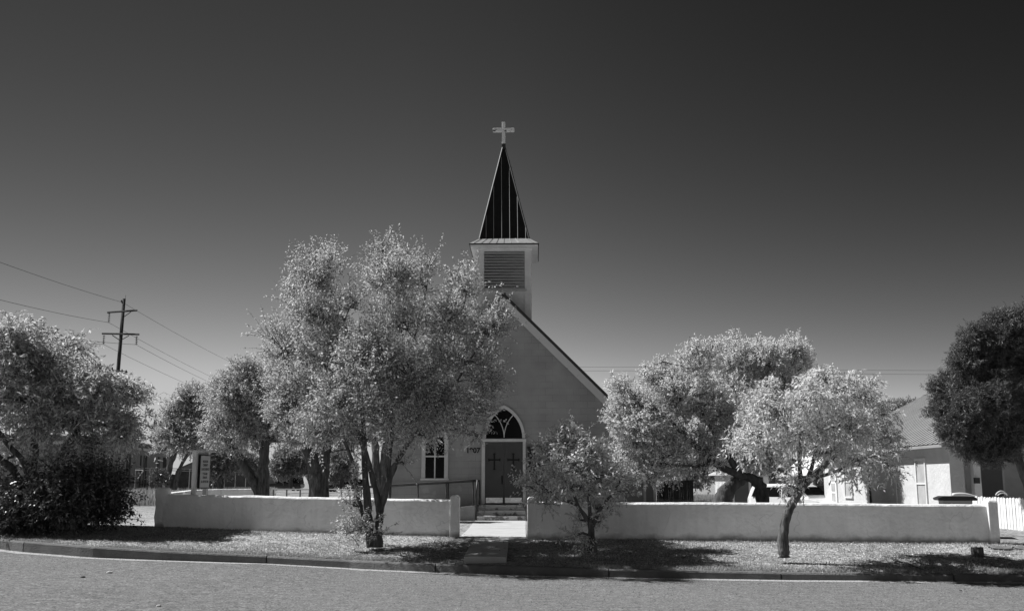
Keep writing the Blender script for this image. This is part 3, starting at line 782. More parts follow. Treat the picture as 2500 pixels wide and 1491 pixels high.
def twig_mesh(name, A, Bm, C_, r, mt, parent):
    n = len(A); rings = []
    d = norm(C_-A); ref = np.tile(np.array([[0., 0, 1]]), (n, 1)); a = norm(np.cross(d, ref)+1e-6); b = np.cross(d, a)
    for P_, rr in ((A, 1), (Bm, .7), (C_, .35)):
        for k in range(3):
            t = 2*math.pi*k/3; rings.append(P_+(a*math.cos(t)+b*math.sin(t))*r*rr)
    V = np.stack(rings, 1).reshape(-1, 3); base = np.arange(n)[:, None]*9; Fs = []
    for i in range(2):
        for k in range(3):
            Fs.append(np.concatenate([base+i*3+k, base+i*3+(k+1) % 3, base+(i+1)*3+(k+1) % 3, base+(i+1)*3+k], 1))
    F = np.stack(Fs, 1).reshape(-1, 4)
    return poly_mesh(name, V, F, mt, parent)

def wobble(a, b, rng, n=5, amp=.08):
    L_ = (b-a).length; out = []
    for i in range(n+1):
        t = i/n; p = a.lerp(b, t)
        k = math.sin(math.pi*t)*L_*amp
        out.append(p+Vector((rng.normal()*k, rng.normal()*k, abs(rng.normal())*k*.6+math.sin(math.pi*t)*L_*.05)))
    return out

def tree(name, label, cat, base, limbs, blobs, D, seed, leaf=(.065, .028), lmat=None, bark=None, density=1.0, depth=.5,
         sub=9, subr=.42, twig=.42, lpt=16, up=.45, droop=0.0, group=None, spray=0.0, crown_name='crown', trunk_name='trunk', gap=.14, front_bias=0.0):
    rng = np.random.default_rng(seed)
    bp = Vector(base)
    t = thing(name, label, cat, bp, group=group)
    px0 = min(b[0]-b[2] for b in blobs if len(b) < 5 or b[4] >= 0); px1 = max(b[0]+b[2] for b in blobs)
    pxc = (px0+px1)/2; hw = (px1-px0)/2*D/2500
    # trunk limbs
    tr = MB(); nodes = []
    for lb in limbs:
        pts = []; rad = []
        for q in lb:
            dy = q[3] if len(q) > 3 else 0
            p = P(q[0], q[1], D+dy); pts.append(p-bp); rad.append(q[2])
        # smooth subdivision with bark lumps
        P2, R2 = [], []
        for i in range(len(pts)-1):
            k = 5
            p0 = pts[max(i-1, 0)]; p1 = pts[i]; p2 = pts[i+1]; p3 = pts[min(i+2, len(pts)-1)]
            for j in range(k):
                u = j/k
                p = 0.5*((2*p1)+(-p0+p2)*u+(2*p0-5*p1+4*p2-p3)*u*u+(-p0+3*p1-3*p2+p3)*u*u*u)
                P2.append(p); R2.append((rad[i]*(1-u)+rad[i+1]*u)*(1+.13*rng.normal()*.6))
        P2.append(pts[-1]); R2.append(rad[-1])
        nodes += [(p, r) for p, r in zip(P2, R2)]
        tr.tube(P2, R2, 9)
    bs_ = D/22; tr.xf(lambda v: v*1.0+Vector((1, .6, 0))*0.016*bs_*mnoise.noise(v*8/bs_)+Vector((.5, 1, 0))*.012*bs_*mnoise.noise(Vector((v.x*22, v.y*22, v.z*6))/bs_))
    br = tr; B_, D_, L_, W_, A1, A2, A3 = [], [], [], [], [], [], []
    nb_n = np.array([list(n_[0]) for n_ in nodes]); nb_r = np.array([n_[1] for n_ in nodes])
    for bl in blobs:
        px, py, rx, ry = bl[:4]; dn = bl[4] if len(bl) > 4 else 1.0
        s_ = D/2500
        frac = 1-min(1, abs(px-pxc)*s_/max(hw, .1))
        reps = 2 if (frac > .35 and dn >= 1 and depth > .3) else 1
        for rep in range(reps):
            dyy = (rng.uniform(-1, 1) if reps == 1 else (-1 if rep == 0 else 1)*rng.uniform(.25, 1))*depth*hw*math.sqrt(max(0, frac))*(1 if reps == 2 else .5)
            if len(bl) > 5: dyy = bl[5]
            c = P(px, py, D+dyy)-bp; k_ = (D+dyy)/2500
            a, b_ = rx*k_, ry*k_; a = max(.4*a, a-OVR*twig/.36); b_ = max(.4*b_, b_-OVR*twig/.36); cdep = (a+b_)/2
            dist = np.linalg.norm(nb_n-np.array(c), axis=1)+np.maximum(0, nb_n[:, 2]-c.z)*1.5
            i0 = int(np.argmin(dist)); n0 = Vector(nb_n[i0]); r0 = min(nb_r[i0]*.6, .05)
            path = wobble(n0, c, rng, 5, .07); br.tube(path, [r0*(1-.12*i) for i in range(6)], 6)
            nsub = max(4, int(1.75*sub*math.sqrt(a*b_)/.45))
            for j in range(nsub):
                if rng.random() < gap: continue
                d = norm(rng.normal(size=3)); rr = rng.uniform(.35, 1.0)**.6
                sc = np.array([c.x+d[0]*a*rr*.85, c.y+d[1]*cdep*rr*.85, c.z+d[2]*b_*rr*.85])
                if sc[2]+bp.z < ground_z(bp.x+sc[0], bp.y+sc[1])+.1: continue
                sr = subr*.82*rng.uniform(.6, 1.3)*min(1.0, (a+b_)/1.0+.25)
                mid_ = path[int(rng.integers(2, 6))]
                br.tube(wobble(mid_, Vector(sc), rng, 3, .08), [.014, .011, .008, .005], 4, cap=False)
                nt_ = max(4, int(DM*9*density*dn*(sr/.4)**2))
                o3 = norm(rng.normal(size=(nt_, 3))); rad = rng.random((nt_, 1))**.6*sr
                st_ = sc+o3*rad*.6
                outw = norm(st_-np.array([c.x, c.y, c.z-.3*b_]))
                dr = norm(o3*.55+outw*.5+np.array([[0, 0, up]])+rng.normal(size=(nt_, 3))*.3)
                ln = twig*rng.uniform(.6, 1.25, (nt_, 1))
                if spray > 0:
                    big = rng.random((nt_, 1)) < spray; ln = np.where(big, ln*1.7, ln)
                e_ = st_+dr*ln; m_ = (st_+e_)/2+np.array([[0, 0, .05]])*ln
                if droop: e_ = e_+np.array([[0, 0, -droop]])*ln
                A1.append(st_); A2.append(m_); A3.append(e_)
                u = np.linspace(.12, 1, lpt)[None, :, None]
                pos = (1-u)**2*st_[:, None]+2*u*(1-u)*m_[:, None]+u*u*e_[:, None]
                sidev = norm(np.cross(dr, rng.normal(size=(nt_, 3))))
                alt = np.where(np.arange(lpt) % 2 == 0, 1.0, -1.0)[None, :, None]
                ld = dr[:, None]*.55+sidev[:, None]*alt*.75+rng.normal(size=(nt_, lpt, 3))*.38
                ld[..., 2] -= droop*.8
                B_.append(pos.reshape(-1, 3)+rng.normal(size=(nt_*lpt, 3))*.008); D_.append(ld.reshape(-1, 3))
                n_l = nt_*lpt
                L_.append(LS_*leaf[0]*rng.uniform(.65, 1.25, n_l)); W_.append(LS_*leaf[1]*rng.uniform(.75, 1.2, n_l))
    tr.build(trunk_name, bark or M_bark, t, smooth=True)
    cr_ = build_leaves(crown_name, np.concatenate(B_), np.concatenate(D_), np.concatenate(L_), np.concatenate(W_), lmat, t, rng, updown=.6)
    A1, A2, A3 = map(np.concatenate, (A1, A2, A3))
    twig_mesh('twigs', A1, A2, A3, .0045*D/22, bark or M_bark, cr_)
    print('TREE', name, label[:30], sum(len(x) for x in B_))
    return t

M_bark_arch = mat('grey_furrowed_bark', .07, .95, .7, 5, 1.0, 12, stretch=(1, 1, .3))
LM_elm = leaf_mat('elm_leaf', .24, .84, .46, .5)
LM_pale = leaf_mat('pale_leaf', .48, .95, .58, .5)
LM_dark = leaf_mat('dark_shrub_leaf', .02, .20, .15, .4)
LM_mid = leaf_mat('mid_leaf', .24, .84, .45, .5)
LM_pine = leaf_mat('pine_needle', .05, .17, .12, .5)
LM_far = leaf_mat('far_leaf', .15, .45, .3)

def gb(px, D): 
    x = X_at(px, D); return (x, D, ground_z(x, D))

tree('elm_tree', 'tall multi-stemmed elm in front of the low wall, hiding the left of the church', 'tree', gb(915, 22.2),
     [[(906, 1335, .10), (902, 1290, .085), (898, 1240, .08), (891, 1150, .07), (888, 1060, .06), (880, 960, .05), (862, 860, .035), (835, 770, .02), (800, 690, .01)],
      [(922, 1335, .12), (923, 1290, .09), (927, 1245, .075), (915, 1190, .065), (897, 1120, .06), (872, 1050, .05), (840, 960, .04), (790, 880, .03), (760, 790, .02)],
      [(926, 1255, .075), (945, 1190, .065), (962, 1140, .06), (988, 1095, .05), (1040, 1020, .04), (1100, 950, .03), (1160, 860, .018), (1200, 800, .01)],
      [(948, 1185, .045), (951, 1120, .045), (960, 1030, .04), (965, 900, .035), (950, 760, .025), (938, 640, .012), (932, 590, .006)],
      [(900, 1320, .045), (883, 1250, .045), (870, 1190, .045), (858, 1120, .04), (825, 1050, .035), (765, 980, .028), (705, 900, .018)],
      [(965, 960, .03), (1000, 860, .025), (1030, 760, .018), (1045, 680, .008)],
      [(1040, 1020, .03), (1090, 900, .025), (1120, 800, .018), (1140, 710, .008)]],
     [(765, 690, 52, 55), (725, 730, 40, 45), (800, 655, 26, 42), (715, 660, 20, 25, .7), (780, 775, 76, 55), (765, 640, 13, 28, .9), (800, 636, 12, 24, .9), (718, 660, 13, 14, .8), (935, 602, 12, 26, .9), (975, 626, 12, 18, .8), (1020, 645, 12, 18, .8), (1054, 650, 12, 22, .8), (1150, 682, 12, 26, .9), (933, 632, 24, 34), (862, 752, 36, 34), (955, 690, 62, 70), (1026, 690, 32, 50), (975, 800, 94, 76),
      (1135, 710, 36, 50), (1100, 790, 55, 55), (1190, 820, 50, 50), (1210, 790, 36, 48), (1120, 880, 105, 75), (1185, 930, 50, 50), (700, 850, 80, 65), (662, 815, 30, 28, .6), (800, 880, 100, 85), (900, 890, 100, 85),
      (1000, 920, 100, 75), (720, 960, 85, 75), (830, 990, 100, 65), (950, 1010, 100, 65), (1060, 1000, 100, 60), (1140, 1010, 60, 55), (1168, 1064, 24, 20, .8), (1020, 1065, 60, 34),
      (790, 1060, 65, 38), (900, 1075, 55, 28, .7), (985, 1130, 22, 16, .4, -.2),
      (878, 1290, 34, 34, 1.0, -.1), (862, 1235, 24, 36, .7, -.1), (868, 1180, 14, 40, .7, -.1), (925, 1305, 26, 16, .6, -.3), (850, 1300, 22, 14, .5, -.2)],
     22.2, 11, leaf=(.062, .027), lmat=LM_elm, density=1.0, sub=11, subr=.38, twig=.34, lpt=14, up=.6, spray=.34, depth=.8, gap=.12)

tree('elm_tree', 'small young elm with a forked dark trunk in front of the right-hand wall', 'tree', gb(1445, 20.5),
     [[(1447, 1347, .10), (1445, 1320, .07), (1443, 1290, .055), (1430, 1262, .045), (1412, 1235, .035), (1400, 1205, .028), (1380, 1160, .015)],
      [(1440, 1345, .06), (1442, 1300, .05), (1460, 1252, .04), (1478, 1225, .035), (1500, 1200, .025), (1520, 1160, .012)],
      [(1443, 1275, .04), (1438, 1230, .032), (1436, 1190, .028), (1445, 1120, .015)],
      [(1412, 1235, .025), (1380, 1222, .02), (1340, 1215, .012)]],
     [(1392, 1085, 48, 36), (1440, 1110, 55, 40), (1345, 1125, 45, 40), (1300, 1165, 32, 30), (1380, 1150, 65, 45), (1455, 1165, 65, 45), (1505, 1165, 35, 35), (1340, 1195, 50, 24), (1400, 1195, 60, 26), (1515, 1200, 30, 16),
      (1330, 1228, 26, 16, .55), (1385, 1222, 36, 10, .55), (1485, 1240, 20, 9, .5), (1455, 1240, 12, 16, .4), (1418, 1270, 14, 12, .5), (1468, 1272, 12, 14, .45), (1400, 1305, 16, 6, .3), (1425, 1325, 10, 7, .4), (1272, 1185, 14, 12, .5)],
     20.5, 12, leaf=(.072, .036), lmat=leaf_mat('young_elm_leaf', .50, .98, .62, .45), density=1.15, sub=11, subr=.3, twig=.3, lpt=11, up=.3, gap=.1, spray=.15)

tree('ash_tree', 'pale-leaved ash with one leaning curved trunk in front of the right-hand wall', 'tree', gb(1913, 19.6),
     [[(1915, 1360, .115), (1912, 1325, .10), (1914, 1290, .09), (1922, 1255, .085), (1942, 1215, .08), (1962, 1185, .075), (1985, 1165, .055), (2020, 1130, .045), (2070, 1075, .03), (2120, 1010, .015)],
      [(1960, 1190, .05), (1952, 1140, .035), (1955, 1070, .03), (1945, 1000, .02), (1935, 960, .01)],
      [(1965, 1185, .05), (1985, 1130, .04), (2000, 1060, .03), (2030, 980, .018), (2060, 940, .008)],
      [(1958, 1192, .04), (1925, 1160, .03), (1892, 1138, .025), (1860, 1090, .015)],
      [(1985, 1168, .04), (2040, 1150, .03), (2100, 1120, .02), (2160, 1110, .01)]],
     [(1822, 1030, 44, 46), (1806, 1088, 36, 32), (1836, 985, 46, 40), (1850, 1060, 46, 42), (1880, 960, 36, 34), (2010, 925, 50, 26), (1895, 1000, 62, 50), (1990, 975, 75, 58), (2065, 955, 60, 42), (2115, 965, 40, 45), (2160, 1010, 34, 45), (1960, 1055, 85, 46), (2055, 1045, 95, 55), (2140, 1075, 60, 50), (2190, 1110, 26, 28),
      (2100, 1125, 62, 34), (2020, 1105, 48, 34), (1880, 1095, 52, 28), (1935, 1140, 30, 16, .8), (2170, 1150, 26, 14, .7), (2085, 1165, 34, 12, .7), (1960, 1175, 22, 16, .8, -.3), (1925, 1185, 18, 12, .4, -.2)],
     19.6, 13, leaf=(.078, .028), lmat=LM_pale, bark=M_bark_pale, density=1.0, sub=11, subr=.3, twig=.3, lpt=12, up=.15, droop=.35, gap=.06, depth=.6)

tree('elm_tree', 'broad pale elm beside the church corner, its dark trunk bending left behind the wall', 'tree', gb(1866, 32),
     [[(1866, 1262, .24), (1862, 1215, .20), (1857, 1188, .18), (1838, 1168, .15), (1805, 1158, .12), (1745, 1130, .10, -.3), (1690, 1080, .08, -.5), (1620, 1010, .05, -.6)],
      [(1805, 1158, .10), (1760, 1080, .09), (1700, 980, .06), (1680, 900, .03)], [(1745, 1130, .08, -.3), (1680, 1135, .06, -.5), (1600, 1130, .04, -.6), (1540, 1100, .02, -.6)]],
     [(1540, 990, 60, 62, 1, -.5), (1512, 955, 32, 34, 1, -.5), (1508, 1020, 32, 46, 1, -.5), (1520, 1110, 46, 50, 1, -.5), (1620, 1110, 80, 50, 1, -.6), (1580, 1160, 60, 22, 1, -.8), (1530, 1160, 30, 20, 1, -.8), (1620, 930, 62, 50), (1700, 890, 65, 48), (1730, 856, 30, 22), (1690, 845, 14, 14, .8), (1610, 885, 16, 16, .8), (1600, 1030, 85, 60, 1, -.6),
      (1700, 1000, 95, 75), (1690, 1090, 80, 46), (1650, 1150, 55, 16), (1780, 1040, 60, 60), (1570, 1060, 70, 50, 1, -.9), (1740, 1110, 50, 28, 1, -.5), (1700, 1140, 40, 14, 1, -.5), (1660, 960, 60, 50)],
     32, 14, leaf=(.08, .034), lmat=LM_pale, bark=M_bark_arch, density=.95, sub=9, subr=.42, twig=.36, lpt=12, up=.35, gap=.06, depth=.3)
tree('elm_tree', 'tall pale elm behind the leaning ash, its thick dark trunk arching right behind the wall', 'tree', gb(1775, 40),
     [[(1770, 1262, .40), (1767, 1225, .36), (1772, 1205, .33), (1790, 1182, .27), (1822, 1162, .20), (1850, 1130, .14), (1870, 1040, .1), (1880, 940, .05)],
      [(1822, 1162, .15), (1800, 1100, .12), (1770, 1000, .08), (1790, 900, .04)],
      [(1850, 1130, .15), (1900, 1130, .1), (1920, 1040, .07), (1930, 920, .03)]],
     [(1795, 885, 65, 48), (1870, 882, 60, 44), (1935, 868, 34, 34), (1795, 838, 16, 18, .9), (1850, 842, 14, 14, .8), (1945, 832, 14, 18, .9), (1760, 855, 18, 18, .8), (1962, 895, 30, 24, .7), (1800, 980, 95, 75), (1900, 960, 85, 70), (1770, 1095, 70, 36), (1850, 1060, 85, 60), (1940, 1010, 60, 60), (1830, 1125, 50, 20), (1790, 1120, 60, 26, 1, -1), (1865, 1118, 56, 26, 1, -1)],
     40, 34, leaf=(.10, .042), lmat=LM_pale, bark=M_bark_arch, density=.85, sub=9, subr=.5, twig=.45, lpt=12, up=.35, gap=.06, depth=.5)

tree('ailanthus_tree', 'tall long-leaved tree at the left edge, rising out of the dark shrub', 'tree', gb(95, 25.5),
     [[(95, 1300, .14), (80, 1220, .12), (78, 1160, .11), (85, 1090, .09), (80, 990, .06), (60, 880, .03), (40, 800, .01)],
      [(100, 1300, .13), (115, 1190, .12), (145, 1120, .1), (182, 1062, .07), (240, 980, .04), (300, 940, .015)],
      [(60, 1200, .09), (35, 1150, .085), (0, 1120, .08), (-50, 1080, .05)],
      [(75, 1190, .09), (60, 1130, .08), (20, 1085, .06), (-40, 1000, .04)]],
     [(10, 840, 70, 60), (60, 830, 50, 38), (130, 872, 52, 38), (40, 900, 95, 65), (150, 940, 85, 60), (40, 1112, 60, 30, .6), (115, 1135, 50, 36, .6), (235, 1120, 46, 32, .6), (325, 1050, 44, 34, .8), (90, 815, 14, 20, .7), (150, 828, 12, 16, .7), (195, 842, 14, 14, .7), (215, 950, 70, 55), (280, 965, 60, 50), (335, 985, 38, 42), (60, 980, 120, 80), (180, 1030, 120, 60), (300, 1050, 55, 36), (30, 1060, 70, 40, .5),
      (-60, 900, 90, 90), (-80, 1020, 90, 80), (340, 1075, 24, 16, .7), (250, 1085, 50, 30, .8), (15, 795, 20, 26, .8), (190, 850, 20, 22, .7), (160, 1110, 30, 20, .5)],
     25.5, 15, leaf=(.12, .04), lmat=LM_elm, density=.62, sub=9, subr=.42, twig=.42, lpt=12, up=.5, droop=.35, spray=.3, gap=.16)

tree('shrub', 'dense near-black shrub on the verge at the left edge, under the tall long-leaved tree', 'shrub', gb(150, 24.6),
     [[(150, 1292, .05), (140, 1240, .04), (120, 1190, .02)], [(155, 1292, .05), (200, 1240, .04), (250, 1200, .02)], [(145, 1292, .05), (80, 1250, .04), (30, 1210, .02)], [(158, 1292, .04), (240, 1262, .03), (300, 1255, .01)]],
     [(50, 1242, 80, 46), (150, 1218, 95, 62), (235, 1206, 70, 58), (285, 1185, 34, 36), (265, 1255, 56, 24), (10, 1215, 60, 30), (160, 1155, 50, 30, .6), (225, 1155, 40, 30, .8), (-60, 1230, 70, 55), (120, 1265, 100, 24), (300, 1225, 22, 18, .7), (305, 1268, 20, 10, .7), (40, 1268, 60, 20)],
     24.6, 16, leaf=(.085, .038), lmat=LM_dark, density=1.0, sub=11, subr=.36, twig=.4, lpt=12, up=.2, spray=.2, gap=.03, crown_name='foliage', trunk_name='stem')

tree('elm_tree', 'mid-sized elm with a forked dark trunk behind the left wall, right of the white sign', 'tree', gb(632, 38),
     [[(634, 1256, .28), (634, 1210, .24), (622, 1180, .18), (598, 1140, .17), (572, 1095, .13), (555, 1050, .08), (550, 990, .04)],
      [(640, 1256, .24), (642, 1205, .23), (644, 1150, .20), (646, 1090, .17), (656, 1040, .14), (650, 970, .07), (620, 920, .03)],
      [(646, 1090, .12), (680, 1050, .08), (700, 1000, .04)]],
     [(595, 915, 42, 34), (560, 985, 66, 52), (640, 950, 60, 50), (530, 1050, 40, 40), (600, 1050, 66, 42), (670, 1020, 60, 56), (545, 950, 34, 30), (690, 940, 50, 60), (560, 1095, 30, 18, .7), (630, 1100, 24, 16, .5), (690, 1080, 34, 22, .7)],
     38, 17, leaf=(.09, .038), lmat=LM_mid, density=.85, sub=9, subr=.48, twig=.42, lpt=12, up=.35)
tree('elm_tree', 'old elm with a thick furrowed trunk behind the left wall, left of the multi-stemmed elm', 'tree', gb(778, 36),
     [[(778, 1262, .34), (776, 1205, .30), (772, 1150, .28), (762, 1115, .24), (738, 1085, .15), (705, 1050, .1), (680, 1000, .05)],
      [(790, 1255, .2), (788, 1180, .2), (792, 1120, .2), (800, 1060, .14), (800, 980, .08), (790, 900, .04)],
      [(772, 1140, .2), (780, 1080, .14), (760, 1000, .08)]],
     [(720, 1000, 75, 70), (800, 980, 85, 80), (740, 1070, 56, 30), (840, 1055, 56, 34), (770, 910, 70, 60), (700, 930, 50, 50), (860, 1100, 26, 26, .5)],
     36, 18, leaf=(.09, .038), lmat=LM_mid, density=.8, sub=8, subr=.48, twig=.42, lpt=12, up=.3)
tree('elm_tree', 'slender twin-trunked elm by the left corner of the church, seen between the elm stems', 'tree', gb(925, 32),
     [[(924, 1268, .16), (922, 1200, .14), (918, 1140, .13), (915, 1080, .1), (905, 1020, .05)], [(930, 1268, .15), (936, 1200, .14), (938, 1130, .13), (942, 1080, .1), (955, 1010, .05)]],
     [(930, 1010, 56, 46), (900, 1060, 36, 22, .7), (965, 1060, 30, 20, .7)],
     32, 19, leaf=(.085, .036), lmat=LM_mid, bark=M_bark_pale, density=.7, sub=8, subr=.4, twig=.4, lpt=12)
tree('elm_tree', 'small elm far behind the white sign, beside the low grey warehouse', 'tree', gb(430, 60),
     [[(408, 1195, .2), (412, 1150, .18), (425, 1110, .14), (445, 1060, .08), (462, 1000, .04)], [(425, 1195, .16), (440, 1140, .12), (480, 1080, .06)]],
     [(465, 972, 26, 26), (440, 1020, 36, 32), (480, 1040, 40, 34), (415, 1065, 30, 26), (455, 1080, 46, 26), (400, 1095, 20, 16), (510, 1070, 30, 26), (495, 985, 20, 26)],
     60, 20, leaf=(.13, .055), lmat=LM_mid, density=.8, sub=6, subr=.7, twig=.6, lpt=10)
tree('pine_tree', 'dark pine at the right edge in front of the white house', 'tree', gb(2520, 25.5),
     [[(2525, 1285, .16), (2515, 1200, .14), (2498, 1150, .12), (2478, 1100, .1), (2462, 1040, .09), (2455, 960, .07), (2460, 860, .04), (2470, 790, .015)],
      [(2462, 1050, .06), (2420, 1020, .04), (2370, 1000, .02)], [(2475, 1095, .06), (2430, 1075, .04), (2380, 1060, .02)], [(2458, 960, .05), (2400, 920, .03), (2360, 890, .01)], [(2498, 1150, .06), (2540, 1060, .05), (2560, 950, .03)]],
     [(2325, 965, 58, 62), (2303, 1010, 38, 44), (2440, 900, 90, 90), (2480, 1040, 70, 60), (2500, 900, 80, 90), (2380, 1020, 70, 60), (2380, 840, 40, 40), (2450, 796, 56, 34), (2540, 778, 60, 40), (2390, 885, 60, 65), (2350, 880, 26, 40), (2460, 830, 66, 62), (2540, 850, 80, 90), (2350, 1050, 55, 46), (2430, 975, 75, 70), (2520, 970, 70, 70), (2390, 1090, 50, 36), (2450, 1105, 45, 26), (2410, 820, 34, 30), (2355, 1095, 30, 24), (2540, 1060, 50, 34, .7), (2420, 1130, 34, 14, .8), (2480, 790, 30, 24)],
     25.5, 21, leaf=(.085, .010), lmat=LM_pine, density=1.6, sub=20, subr=.30, twig=.2, lpt=26, up=.5, gap=.0, spray=.1, depth=.6)
tree('elm_tree', 'distant dark tree showing above the white house roof beside the ash crown', 'tree', gb(2190, 66),
     [[(2190, 1190, .3), (2190, 1100, .2), (2195, 1030, .08)]],
     [(2190, 1012, 40, 24), (2225, 1006, 26, 16), (2165, 1040, 30, 30), (2200, 1045, 40, 26)],
     66, 22, leaf=(.15, .065), lmat=LM_far, density=.8, sub=6, subr=.7, twig=.5, lpt=10)
# distant trees along the left background
far_specs = [(538, 70, [(530, 1120, 34, 14), (515, 1112, 18, 12), (556, 1122, 20, 14), (540, 1140, 30, 14)], 'round dark tree beyond the board fence, right of the sign'),
             (600, 120, [(590, 1130, 26, 24), (612, 1140, 22, 22), (575, 1140, 16, 20)], 'far bushy tree seen left of the forked elm trunk'),
             (710, 110, [(700, 1125, 30, 22), (690, 1145, 30, 16), (735, 1140, 22, 18), (715, 1112, 20, 12)], 'far round tree above the black car'),
             (835, 110, [(825, 1135, 24, 26), (845, 1150, 20, 18), (815, 1155, 14, 14)], 'far dark tree just right of the thick furrowed trunk'),
             (1700, 62, [(1700, 1165, 26, 14), (1722, 1150, 24, 18), (1680, 1150, 16, 12)], 'leafy bush top between the dark board fence and the small shed')]
for i, (px, D, bl, lb) in enumerate(far_specs):
    tree('background_tree', lb, 'tree', gb(px, D), [[(px, 1192, .25), (px, 1165, .2), (px+2, 1140, .1)]], bl, D, 40+i, leaf=(.2, .09), lmat=LM_far, density=.7, sub=4, subr=.9, twig=.7, lpt=9, group='distant background trees', depth=.5)
# ------------------------------------------------------------------ right-hand house
HX = 13.93; HY0 = 33.0; HY1 = 46.4; EZ = 2.87; HXC = 19.2; HXE = 24.5
M_hwall = mat('white_house_stucco', .55, .85, .10, 1.5, .4, 9, detail=7)
M_hroof = mat('corrugated_roof_metal', .28, .5, .15, 2, spec=.5)
hs = thing('house', 'white stucco house with a corrugated metal roof and shaded front porch at the right', 'house', (0, 0, 0))
m = MB(); m.prism([(HX, -.1), (HXE, -.1), (HXE, EZ), (HXC, EZ+(HXC-HX)*.5), (HX, EZ+.02)], HY0+2.0, HY1); m.build('wall', M_hwall, hs)
m = MB(); m.box(HX, HX+.45, HY0, HY0+2.0, -.1, EZ); m.build('corner_pier', M_hwall, hs)
def hz(x): return EZ+.02+(x-(HX-.43))*.5
rfh = MB(); n = 0
x_l = HX-.43
yy = HY0-.55; rows_ = []
while yy < HY1+.4:
    rows_ += [(yy, 0), (yy+.30, 0), (yy+.305, .024), (yy+.375, .024)]; yy += .38
for y, h in rows_: rfh.v += [(x_l, y, hz(x_l)+h), (HXC, y, hz(HXC)+h)]
for i in range(len(rows_)-1): rfh.f.append((2*i, 2*i+1, 2*i+3, 2*i+2))
k = len(rfh.v)
rfh.add([(HXC, HY0-.55, hz(HXC)), (HXE+.4, HY0-.55, EZ), (HXE+.4, HY1+.4, EZ), (HXC, HY1+.4, hz(HXC))], [(0, 1, 2, 3)])
ro = rfh.build('roof', M_hroof, hs)
m = MB(); m.prism([(x_l, hz(x_l)-.04), (HXC, hz(HXC)-.04), (HXE+.4, EZ-.02), (HXE+.4, EZ-.12), (HXC, hz(HXC)-.14), (x_l, hz(x_l)-.12)], HY0-.53, HY1+.38); m.build('roof_deck', M_hroof, ro)
# porch front gable wall above the beam
m = MB(); m.prism([(HX+.46, 2.5), (HXE, 2.5), (HXE, EZ-.15), (HXC, hz(HXC)-.2), (HX+.46, hz(HX+.46)-.2)], HY0+.02, HY0+.14); m.build('gable', M_hwall, hs)
m = MB(); px_, _ = P(2386, 1200, HY0).x, 0; m.box(px_-.11, px_+.11, HY0-.1, HY0+.15, .3, 2.5); m.build('porch_post', M_white, hs)
M_pale_glass = mat('curtained_glass', .42, .25, .15, 3)
def side_window(yc, w_, z0, z1):
    m = MB(); f = .07
    m.box(HX-.05, HX-.003, yc-w_/2-f, yc-w_/2, z0, z1); m.box(HX-.05, HX-.003, yc+w_/2, yc+w_/2+f, z0, z1)
    m.box(HX-.05, HX-.003, yc-w_/2-f, yc+w_/2+f, z1, z1+f); m.box(HX-.08, HX-.003, yc-w_/2-f-.05, yc+w_/2+f+.05, z0-f, z0)
    zm = (z0+z1)/2; m.box(HX-.045, HX-.012, yc-w_/2, yc+w_/2, zm-.03, zm+.03); wn = m.build('window', M_trim, hs)
    m = MB(); m.box(HX-.0115, HX-.003, yc-w_/2, yc+w_/2, z0, z1); m.build('pane', M_pale_glass, wn)
side_window(35.3, .75, .85, 2.42)
side_window(43.0, .8, 1.1, 2.3)
m = MB(); m.tube([(HX-.03, 37.6, 0), (HX-.03, 37.6, 2.7)], .02, 6); m.build('downpipe', M_trim, hs)
m = MB(); m.tube([(HX-.03, 40.4, 0), (HX-.03, 40.4, 2.9)], .035, 6); m.build('downpipe', M_dark, hs)
# side door with panes
m = MB(); m.box(HX-.05, HX-.003, 44.5, 45.5, .05, 2.15); dd = m.build('door', M_white, hs)
for k in range(4):
    m = MB(); z = .45+k*.42; m.box(HX-.056, HX-.0505, 44.68, 45.2, z, z+.34); m.build('pane', M_pale_glass, dd)
# porch back-wall door and windows
for (xa, xb_, z0, z1, mt, nm) in ((15.6, 16.5, .55, 2.3, mat('porch_door', .16, .6), 'door'), (17.4, 18.6, 1.1, 2.3, M_glass, 'window'), (14.9, 15.1, .55, 2.45, M_trim, 'porch_trim')):
    m = MB(); m.box(xa-.08, xb_+.08, HY0+1.95, HY0+1.999, z0-.05, z1+.08); f_ = m.build(nm, M_trim, hs)
    if nm != 'porch_trim':
        m = MB(); m.box(xa, xb_, HY0+1.93, HY0+1.9495, z0, z1); m.build('pane' if nm == 'window' else 'door_leaf', mt, f_)
m = MB(); m.box(HX+.46, HXE, HY0, HY0+2.0, .3, .5); m.build('porch_floor', M_conc, hs)
m = MB(); a = P(2383, 1170, HY0-.15); m.box(a.x-.09, a.x+.06, a.y-.14, a.y-.02, a.z-.12, a.z+.06); m.build('porch_lamp', M_dark, hs)

